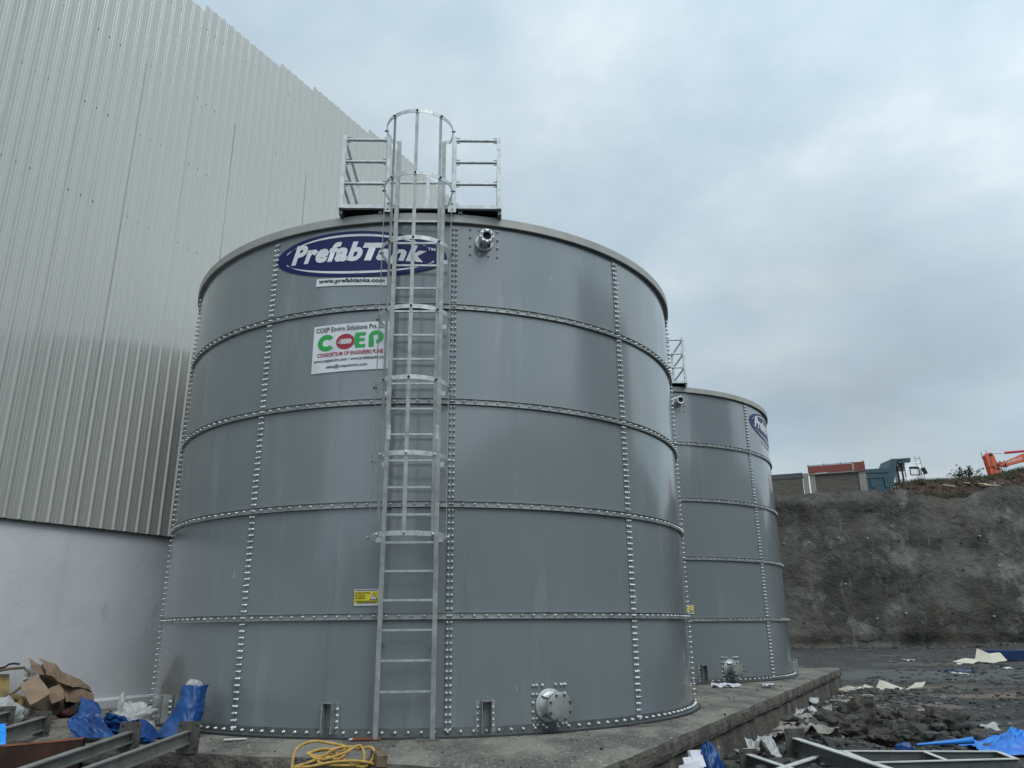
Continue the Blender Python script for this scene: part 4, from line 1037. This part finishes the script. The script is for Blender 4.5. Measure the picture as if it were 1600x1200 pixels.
# ------------------------------------------------------------------ steel beams
def ibeam(label,a,bb,h,wd,m,flm,plate=None,group=None,roll_=0):
    a,bb=Vector(a),Vector(bb); t=thing('steel_beam',label,'steel beam',tuple(a),0,group); up=Vector((0,0,1)); a0=Vector((0,0,0)); b0=bb-a; d=b0.normalized()
    side=d.cross(up).normalized(); u=side.cross(d)
    b=MB(); b.bar(a0,b0,.008,h-.024,u); b.build('web',m,t)
    for s in(1,-1):
        b=MB(); b.bar(a0+u*(s*(h/2-.006)),b0+u*(s*(h/2-.006)),wd,.012,u); b.build('flange',flm if s>0 else m,t)
    if plate:
        pw,ph,dz=plate
        b=MB(); hd=Vector((d.x,d.y,0)).normalized(); hs=hd.cross(up)
        b.prism([(-pw/2,-ph/2),(pw/2,-ph/2),(pw/2,ph/2),(-pw/2,ph/2)],hd*-.014,-d*.001+up*dz,hs,up); ep=b.build('end_plate',plate_m,t)
        for x in(-.36,.36):
            for y in(-.36,.36):
                b=MB(); mm=Matrix((hs,up,hd)).transposed().to_4x4(); mm.translation=-d*.001+up*dz+hs*(x*pw)+up*(y*ph)+hd*.001; b.lathe([(.001,.0015),(.010,.0015),(.012,0)],mm,10); b.build('bolt_hole',blackm,ep,False)
    return t
gb='galvanised grey beams with end plates lying over the slab edge'
ibeam('left of two long grey beams with square end plates over the slab edge',(-3.62,7.86,.125),(-3.44,5.2,.095),.098,.07,beam_m,beam_m,(.195,.265,-.0),gb)
ibeam('right of two long grey beams with square end plates over the slab edge',(-3.045,7.80,.125),(-3.01,5.2,.09),.115,.05,beam_m,beam_m,(.205,.275,-.0),gb)
ibeam('grey beam with end plate at the left, near the cardboard heap',(-5.12,9.03,.13),(-4.95,6.9,.05),.14,.075,beam_m,beam_m,(.165,.25,0),gb)
ibeam('grey beam end plate at the left picture edge, before the white bag',(-5.72,9.35,.16),(-5.6,7.2,.05),.13,.075,beam_m,beam_m,(.17,.24,0),gb)
for x in(-3.44,-3.01):
    b=MB(); b.box((x,5.3,-.24),(.30,.16,.54)); o=b.build('timber_block',wood); tag(o,'timber block under the near end of a grey beam','timber block','timber blocks under the beams')
# rusty plate standing on edge
def rp(u,v):
    x=-5.6+2.02*u; y=6.95+.10*math.sin(PI*u)+.0*v; z=-.55+v*(.72+.05*u-.05*math.sin(PI*u)); return Vector((x,y,z))
t=thing('rusty_plate','rust brown steel plate standing on edge in the lower left corner','steel plate',(0,0,0))
b=MB(); b.grid(lambda u,v:rp(u,v),24,8,True); b.grid(lambda u,v:rp(u,v)+Vector((0,.05,0)),24,8,True,True); b.build('plate_face',darkrust,t,False)
b=MB(); b.grid(lambda u,v:rp(u,1)+Vector((0,-.004+.066*v,.003+.012*math.sin(PI*v))),40,4,True); o=b.build('rust_edge',rust,t,False)
def bl(u,v):
    p=Vector((-5.25+.60*u,7.72-.10*u,.235+.02*u)).lerp(Vector((-5.25+.78*u,7.45,.06+.03*(1-u))),v); q=ridge((u*2,v*1.5,3),1,3); p.y-=.06*q*v; p.z+=.015*q; return p
o=sheet_obj('blue_plastic_sheet',cyan_sheet,bl,16,16); tag(o,'bright blue plastic sheet draped over a grey beam at the left edge','plastic sheet')
# metal offcuts by the tank foot
def offcut(x,y,L,wd,rz,m,lb,rx=.1):
    b=MB(); b.prism([(-L/2,-wd/2),(L/2,-wd*.3),(L/2*.9,wd/2),(-L/2*.8,wd*.4)],(0,0,.004),(0,0,0),(1,0,0),(0,1,0)); o=b.build('metal_offcut',m); o.location=(x,y,.012); o.rotation_euler=(rx,.04,rz); tag(o,lb,'metal offcut','metal offcuts by the tank foot')
offcut(-2.86,8.56,.24,.07,.5,edge_m,'grey steel offcut by the tank foot under the left bolt seam')
offcut(-1.50,8.47,.30,.10,.05,rust,'rusty sheet offcut with curled end beside the ladder foot',.18)
offcut(-.88,8.40,.26,.05,.1,galv_d,'grey shim strip at the tank foot right of the ladder')
offcut(1.48,9.42,.22,.06,.35,galv_d,'grey shim plate at the tank foot right of the outlet flange')
offcut(-1.62,8.46,.12,.06,.0,paper,'small white scrap left of the rusty sheet offcut',.1)
# ------------------------------------------------------------------ rope coil
def build_rope():
    t=thing('rope_coil','loosely coiled twisted yellow rope on the slab edge at the bottom','rope',(-1.52,7.33,-.005))
    g=random.Random(5); ctrl=[]
    # one long loop on the left, then tangled coils
    ctrl=[(-.38,-.16,-.03),(-.39,-.06,.03),(-.345,.04,.07),(-.24,.10,.085),(-.10,.06,.075),(.02,.05,.06),(.05,-.02,.05),(-.02,-.10,.03),(-.16,-.14,.02),(-.27,-.09,.03),(-.20,-.02,.04),(-.05,-.01,.05),(.07,.0,.06),(.16,-.04,.05),(.26,-.05,.06),(.31,-.12,.03),(.25,-.20,.01),(.10,-.18,.03),(-.06,-.10,.05),(-.18,-.07,.05),(-.24,-.14,.03),(-.12,-.20,.05),(.06,-.16,.08),(.18,-.08,.07),(.22,-.16,.03),(.05,-.24,.02),(-.15,-.22,.04),(-.02,-.14,.06),(.09,-.10,.06),(.02,-.19,.05),(-.1,-.17,.06),(-.25,-.2,.03),(-.35,-.22,.01),(-.2,-.28,.02),(.0,-.25,.04),(.2,-.22,.04),(.33,-.2,.02)]
    P=[Vector((p[0],p[1]*.8,p[2]*1.45-(.06 if p[1]<-.15 else 0))) for p in ctrl]; path=[]
    for i in range(len(P)-1):
        p0,p1,p2,p3=P[max(0,i-1)],P[i],P[i+1],P[min(len(P)-1,i+2)]
        for k in range(12):
            s=k/12; path.append(.5*((2*p1)+(p2-p0)*s+(2*p0-5*p1+4*p2-p3)*s*s+(3*p1-p0-3*p2+p3)*s**3))
    # three twisted strands
    R=.0060; b=MB(); L=0; prev=path[0]; strands=[[],[],[]]; u=Vector((0,0,1))
    dense=[]
    for i in range(len(path)-1):
        for k in range(3): dense.append(path[i].lerp(path[i+1],k/3))
    for i,p in enumerate(dense):
        L+=(p-prev).length; prev=p; d=(dense[min(i+1,len(dense)-1)]-dense[max(0,i-1)]).normalized()
        u=(u-d*u.dot(d)); u=(u if u.length>.05 else Vector((1,0,0))).normalized(); v=d.cross(u)
        for k in range(3):
            a=L/.045*2*PI+k*2*PI/3; strands[k].append(p+(u*cos(a)+v*sin(a))*R+Vector((0,0,.012)))
    for s in strands: 
        b=MB(); b.tube(s,.0068,6); b.build('rope_strand',rope_m,t,False)
build_rope()
b=MB(); b.box((0,0,0),(.09,.32,.10)); o=b.build('timber_block',wood); o.location=(-1.17,7.22,.02); o.rotation_euler=(.05,.1,.35); bv=o.modifiers.new('bevel','BEVEL'); bv.width=.008; tag(o,'short brown timber block at the right end of the yellow rope','timber block')
# ------------------------------------------------------------------ yard on the right
gr='grey steel beams lying in the yard beside the slab'
ibeam('grey beam with tall end plate slanting across the flat steel frame',(3.30,9.93,-.27),(3.42,7.2,-.25),.14,.085,beam_d,edge_m,(.24,.40,-.03),gr)
ibeam('short grey beam with small end plate beside the blue sack',(2.60,9.45,-.37),(2.86,7.9,-.37),.14,.07,beam_d,edge_m,(.21,.24,.0),gr)
ibeam('grey beam slanting up from the bottom edge to the slanting beam',(2.45,8.25,-.36),(3.40,9.40,-.38),.15,.07,beam_d,edge_m,None,gr)
t=thing('steel_plate','upright dark steel plate between the two beam end plates','steel plate',(2.98,10.1,-.52),.4)
b=MB(); b.box((0,0,.16),(.13,.014,.34)); b.build('plate',plate_m,t); b=MB(); b.box((.16,.05,.10),(.20,.01,.16),Matrix.Rotation(.3,4,'Z')); b.build('stiffener',beam_d,t)
def build_frame():
    t=thing('channel_frame','flat grey steel channel frame with crosspieces lying by the blue sheet','steel frame',(4.4,9.6,-.52))
    o0=Vector((4.4,9.6,-.52))
    def ch(name,a,bb):
        a,bb=Vector((*a,-.44))-o0,Vector((*bb,-.44))-o0; b=MB(); b.bar(a,bb,.008,.150); w_=b.build(name,beam_d,t)
        d=(bb-a).normalized(); n=d.cross(Vector((0,0,1)))
        b=MB(); b.bar(a+Vector((0,0,.081)),bb+Vector((0,0,.081)),.055,.010); b.build('top_flange',edge_m,w_)
    ch('long_channel',(3.30,10.06),(5.62,9.86)); ch('long_channel',(3.28,9.13),(5.53,9.35))
    ch('crosspiece',(3.88,9.97),(3.85,9.23)); ch('crosspiece',(4.78,9.89),(4.71,9.30)); ch('end_piece',(5.60,9.83),(5.51,9.38))
build_frame()
o=crumple_blob('blue_sack',blue_sheet,(1.97,8.66,-.31),(.14,.13,.23),.34,2.6,2,-.2,64,lambda z:1.2-.75*z,.5,True,4); tag(o,'smooth blue plastic sack standing against the slab face','sack')
b0=random.Random(8)
for i,lb in enumerate(['topmost white paper bundle beside the blue sack','middle white paper bundle leaning behind the front sheets','front white paper bundle at the bottom picture edge']):
    b=MB()
    for j in range(3):
        b.box((.012*j,.01*j,.012*j),(.17+.02*j,.12,.008),Matrix.Rotation(.15*j,4,'Z')@Matrix.Rotation(.1*j,4,'X'))
    o=b.build('paper_bundle',paper,None,False); o.location=(1.77+.06*(1-i),8.62-.07*i,-.22-.05*i); o.rotation_euler=(.9-.15*i,.3-.2*i,.4-.5*i); tag(o,lb,'papers','white papers beside the blue sack')
# bright blue crumpled sheet at the right edge
def btarp(u,v):
    x=5.85+1.7*u; y=10.62+.95*v-.22*u
    h=.15*math.sin(PI*min(1,u*1.25+.05))**.8*math.sin(PI*min(1,v*1.05))**.7
    q=ridge((u*3.4+3,v*2.6,2),1,5); z=-.50+h*(.25+.80*q)+.03*noise.noise((u*9,v*9,1))
    return Vector((x+.06*q,y+.08*noise.noise((u*3,v*3,8)),max(z,gz(x,y)+.012)))
o=sheet_obj('blue_tarpaulin',blue_bright,btarp,120,80); tag(o,'large bright blue crumpled tarpaulin on the ground at the right edge','tarpaulin')
b=MB(); b.tube([(5.25,11.05,-.44),(5.5,11.02,-.42),(5.8,11.0,-.40),(5.95,10.95,-.38)],.04,8,True,lambda q:.012+.03*q+.012*math.sin(q*19)); o=b.build('blue_tail',blue_bright); tag(o,'twisted blue end trailing left from the big tarpaulin','tarpaulin end')
o=crumple_blob('blue_scrap',blue_sheet,(5.02,10.9,-.46),(.10,.08,.06),.3,2,7,-.05,24); tag(o,'small blue plastic scrap left of the big tarpaulin','plastic scrap')
# muddy sacks
for i,(x,y,z,r,rz,lb) in enumerate([(4.85,12.0,-.36,(.42,.30,.20),.2,'largest muddy grey sack, leftmost in the heap beyond the frame'),(5.15,12.35,-.24,(.30,.24,.22),.8,'muddy sack topmost in the heap of sacks'),(5.30,11.75,-.42,(.40,.22,.13),-.2,'flat muddy sack lying in front of the heap of sacks'),(5.75,12.2,-.36,(.34,.26,.19),.4,'muddy olive sack in the middle right of the heap'),(6.25,12.3,-.36,(.34,.24,.20),-.3,'open dark muddy sack at the right end of the heap'),(5.05,11.55,-.43,(.24,.18,.11),.6,'small muddy sack nearest the steel frame')]):
    o=crumple_blob('muddy_sack',sackm,(x,y,z),(r[0]*.80,r[1]*.85,r[2]*.85),.55,3.0,i+20,-r[2]*.75,72,None,rz,True,5); tag(o,lb,'sack','muddy sacks heaped beyond the frame')
# dirty pale sheets, foil
def flat_rag(x,y,L,W,rz,m,amp,seed,name,lb,cat,group=None,zlift=.02):
    c,s=cos(rz),sin(rz)
    def fn(u,v):
        a=(u-.5)*L*(1+.25*noise.noise((v*3,seed,0))); bb=(v-.5)*W*(1+.4*noise.noise((u*3,seed,4)))
        q=ridge((u*L*2.2+seed,v*W*2.6,seed),1.2,4); X=x+a*c-bb*s; Y=y+a*s+bb*c
        return Vector((X,Y,gz(X,Y)+zlift+amp*max(0,q-.1)))
    o=sheet_obj(name,m,fn,30,20); tag(o,lb,cat,group); return o
gd='dirty pale sheets scattered along the slab'
flat_rag(4.35,12.35,1.0,.40,.25,rag,.10,1,'dirty_sheet','long dirty pale sheet lying left of the silver foil','sheet',gd)
flat_rag(3.95,11.45,.85,.35,-.25,rag,.11,2,'dirty_sheet','dirty pale sheet lying just beyond the tall beam plate','sheet',gd)
flat_rag(3.35,10.9,.5,.3,.6,rag,.12,3,'dirty_sheet','small crumpled pale sheet behind the upright dark plate','sheet',gd)
flat_rag(4.55,13.6,.8,.3,.4,rag,.07,4,'dirty_sheet','muddy pale sheet lying against the slab foot','sheet',gd)
flat_rag(5.05,14.9,.55,.3,.2,white_pl,.10,5,'plastic_film','crumpled white film halfway along the slab foot','film','white film along the slab')
flat_rag(5.75,16.6,.6,.35,-.2,white_pl,.14,6,'plastic_film','crumpled white film near the far end of the slab foot','film','white film along the slab')
flat_rag(2.9,9.9,.34,.22,.2,white_pl,.16,7,'plastic_film','white film caught between the beam end plates','film','white film along the slab')
flat_rag(6.9,12.9,1.0,.25,-.1,white_pl,.07,8,'plastic_film','dirty white film lying behind the big blue tarpaulin','film','white film along the slab')
flat_rag(7.3,15.1,.7,.2,-.3,rag,.05,9,'dirty_sheet','thin pale strip lying on the mud beyond the sacks','sheet',gd)
flat_rag(2.2,9.75,.35,.2,.9,rag,.14,10,'dirty_sheet','crumpled pale scrap beside the short beam plate','sheet',gd)
o=crumple_blob('foil_sheet',foil,(4.55,12.15,-.40),(.26,.18,.10),.5,3.2,4,-.07,52); tag(o,'crumpled silver foil sheet among the dirty sheets','foil')
flat_rag(7.3,17.9,.5,.25,.1,simple('red_brown_rag',(.12,.03,.018),.85),.06,12,'red_rag','red brown rag lying near the far slab corner','rag')
# cream boards
def cream_board(pts,lb,seed):
    panel('cream_board',cream,pts,lb,'board','cream foam boards on the mud',.02,.02,seed)
cream_board([(8.05,20.9,-.50),(8.35,20.75,-.40),(8.75,20.7,-.50),(8.5,20.4,-.52)],'small folded cream board just beyond the slab corner',1)
cream_board([(8.55,20.9,-.50),(8.95,21.1,-.38),(9.15,20.75,-.50),(8.8,20.5,-.52)],'cream board with one raised corner beyond the slab corner',2)
cream_board([(9.15,21.0,-.50),(9.42,21.3,-.30),(9.85,20.95,-.49),(9.5,20.7,-.51)],'tent folded cream board, tallest of those beyond the slab corner',3)
cream_board([(9.85,20.9,-.50),(10.35,21.3,-.38),(10.75,21.6,-.38),(10.3,20.9,-.45)],'long cream board tilted up at its right end',4)
cream_board([(18.5,34.6,-.45),(19.2,34.9,-.32),(19.9,34.9,-.40),(19.1,34.2,-.52)],'flat cream sheet far off by the blue trough',5)
cream_board([(19.6,34.9,-.45),(19.95,35.2,.05),(20.3,34.9,-.15),(20.8,35.0,-.12),(20.75,34.5,-.42),(20.0,34.3,-.50)],'curled cream sheet with upright corner beside the blue trough',6)
# blue trough far right
t=thing('blue_trough','faded blue steel trough lying far off at the right edge','trough',(23.2,36.2,-.5),-.5)
b=MB(); b.prism([(-.45,0),(.45,0),(.55,.42),(.48,.42),(.40,.06),(-.40,.06),(-.48,.42),(-.55,.42)],(5,0,0),(-2.4,0,0),(0,1,0),(0,0,1)); b.build('trough_body',blue_box,t)
b=MB(); b.box((-2.39,0,.2),(.03,.92,.38)); b.build('end_plate',blue_box,t)
flat_rag(15.3,28.4,1.1,.25,.2,blue_sheet,.05,13,'blue_tarp','thin blue tarp strip lying flat on the far mud','tarp')
gb_='white scraps on the far mud'
for i,(x,y,lb) in enumerate([(17.38,36.2,'white scrap lying nearest the foot of the retaining wall'),(14.5,26.8,'white scrap lying just below the thin blue strip'),(18.2,33.4,'tiny white scrap left of the flat cream sheet'),(17.9,29.8,'tiny white scrap right of the thin blue strip')]):
    flat_rag(x,y,.55 if i<2 else .3,.2,.1*i,paper,.05,30+i,'paper_scrap',lb,'paper scrap',gb_)
# papers on the slab by the far tank
for i,(x,y,L,lb) in enumerate([(3.85,15.05,.5,'crumpled white paper on the slab below the far outlet flange'),(4.58,14.95,.2,'small white paper scrap on the slab right of the crumpled paper')]):
    def fn(u,v,x=x,y=y,L=L,i=i): q=ridge((u*2,v*2,i*3),1,3); return Vector((x+(u-.5)*L,y+(v-.5)*.22,.006+.05*max(0,q-.2)))
    o=sheet_obj('paper_scrap',paper,fn,14,10); tag(o,lb,'paper scrap','papers on the slab')
pale_stone=mat('pale_gravel',(.17,.165,.155),.9,0,var=((.08,.078,.072),6,.4,.65))
def wall_z(x,y):
    hs=bpy.data.objects['hillside']; bpy.context.view_layer.update()
    ok,loc,nn,idx=hs.ray_cast(Vector((x,y,40)),Vector((0,0,-1)))
    return loc.z if ok else 11.0
# ------------------------------------------------------------------ rubble and litter
def build_rubble():
    g=random.Random(21); b=MB()
    base=[]
    for k in range(6):
        bm=bmesh.new(); bmesh.ops.create_icosphere(bm,subdivisions=1,radius=1); 
        for v in bm.verts: v.co*=1+.45*noise.noise(v.co*1.3+Vector((k*3.3,0,0)))
        base.append(([v.co.copy() for v in bm.verts],[tuple(v.index for v in f.verts) for f in bm.faces])); bm.free()
    def put(x,y,r,dz=0.):
        vs,fs=base[g.randrange(6)]; m=Matrix.Rotation(g.uniform(0,6),3,'Z')@Matrix.Rotation(g.uniform(0,6),3,'X'); sx_,sz=g.uniform(.8,1.5),g.uniform(.45,.8)
        z=gz(x,y)+r*.12+dz
        b.add([Vector(((m@v).x*r*sx_+x,(m@v).y*r+y,(m@v).z*r*sz+z)) for v in vs],fs)
    for i in range(2600):
        a=g.uniform(-4,13); e=4.42+abs(g.gauss(0,.85)); p=S(a,e); put(p.x,p.y,abs(g.gauss(0,.035))+.012)
    for i in range(2600):
        y=7+35*g.random()**1.6; x=y*g.uniform(.25,.75); 
        if (Vector((x,y,0))-C1).dot(E2)<4.6: continue
        put(x,y,(abs(g.gauss(0,.022))+.010)*(1+y/40))
    for i in range(500):
        put(g.gauss(5.5,.9),g.gauss(12.2,.5),abs(g.gauss(0,.06))+.02)
    for i in range(110): put(g.gauss(5.4,.55),g.gauss(12.1,.28),g.uniform(.05,.13),g.uniform(.05,.22))
    for i in range(700):   # along the wall foot
        x=g.uniform(16,40); put(x,57.2-abs(g.gauss(0,.5)),abs(g.gauss(0,.10))+.03)
    o=b.build('rubble',stone_m,None,False); tag(o,kind='stuff')
    b=MB(); g=random.Random(33)      # paler stones and grit
    for i in range(2200):
        if i%2: p=S(g.uniform(-4,13),4.45+abs(g.gauss(0,1.1)))
        else:
            y=8+30*g.random()**1.5; p=Vector((y*g.uniform(.3,.72),y,0))
            if (p-C1).dot(E2)<4.6: continue
        put(p.x,p.y,(abs(g.gauss(0,.014))+.008)*(1+p.y/40))
    o=b.build('gravel',pale_stone,None,False); tag(o,kind='stuff')
    b=MB(); g=random.Random(35)      # clods on the bank
    for i in range(420):
        x=g.uniform(27.5,42); yy=g.uniform(58.6,60.9); r=abs(g.gauss(0,.09))+.04
        zt=wall_z(x,yy)
        vs,fs=base[g.randrange(6)]; m=Matrix.Rotation(g.uniform(0,6),3,'Z'); b.add([m@v*r+Vector((x,yy,zt)) for v in vs],fs)
    o=b.build('clods',soil_u,None,False); tag(o,kind='stuff')
    # crumbs on the slab
    b=MB(); g=random.Random(4)
    for i in range(900):
        a=g.uniform(-4.9,12); e=g.uniform(-4,4.35); p=S(a,e)
        if (p-C1).length<TR+.1 or (p-C2).length<TR+.1: continue
        r=abs(g.gauss(0,.006))+.003; vs,fs=base[g.randrange(6)]; b.add([v*r+Vector((p.x,p.y,r*.3-.004)) for v in vs],fs)
    o=b.build('grit',stone_m,None,False); tag(o,kind='stuff')
    b=MB(); g=random.Random(14)   # pale litter flakes
    for i in range(170):
        a=g.uniform(-3.5,11); e=4.5+abs(g.gauss(0,.55)); p=S(a,e); z=gz(p.x,p.y)+.03+g.random()*.04; L=g.uniform(.03,.10); m=Matrix.Rotation(g.uniform(0,6),3,'Z')@Matrix.Rotation(g.uniform(-.6,.6),3,'X')
        q=[Vector((-L,-L*.4,0)),Vector((L,-L*.6,.01)),Vector((L*.8,L*.5,.03)),Vector((-L*.6,L*.5,-.01))]
        b.add([m@v+Vector((p.x,p.y,z)) for v in q],[(0,1,2,3)])
    o=b.build('litter',rag,None,False); tag(o,kind='stuff')
build_rubble()
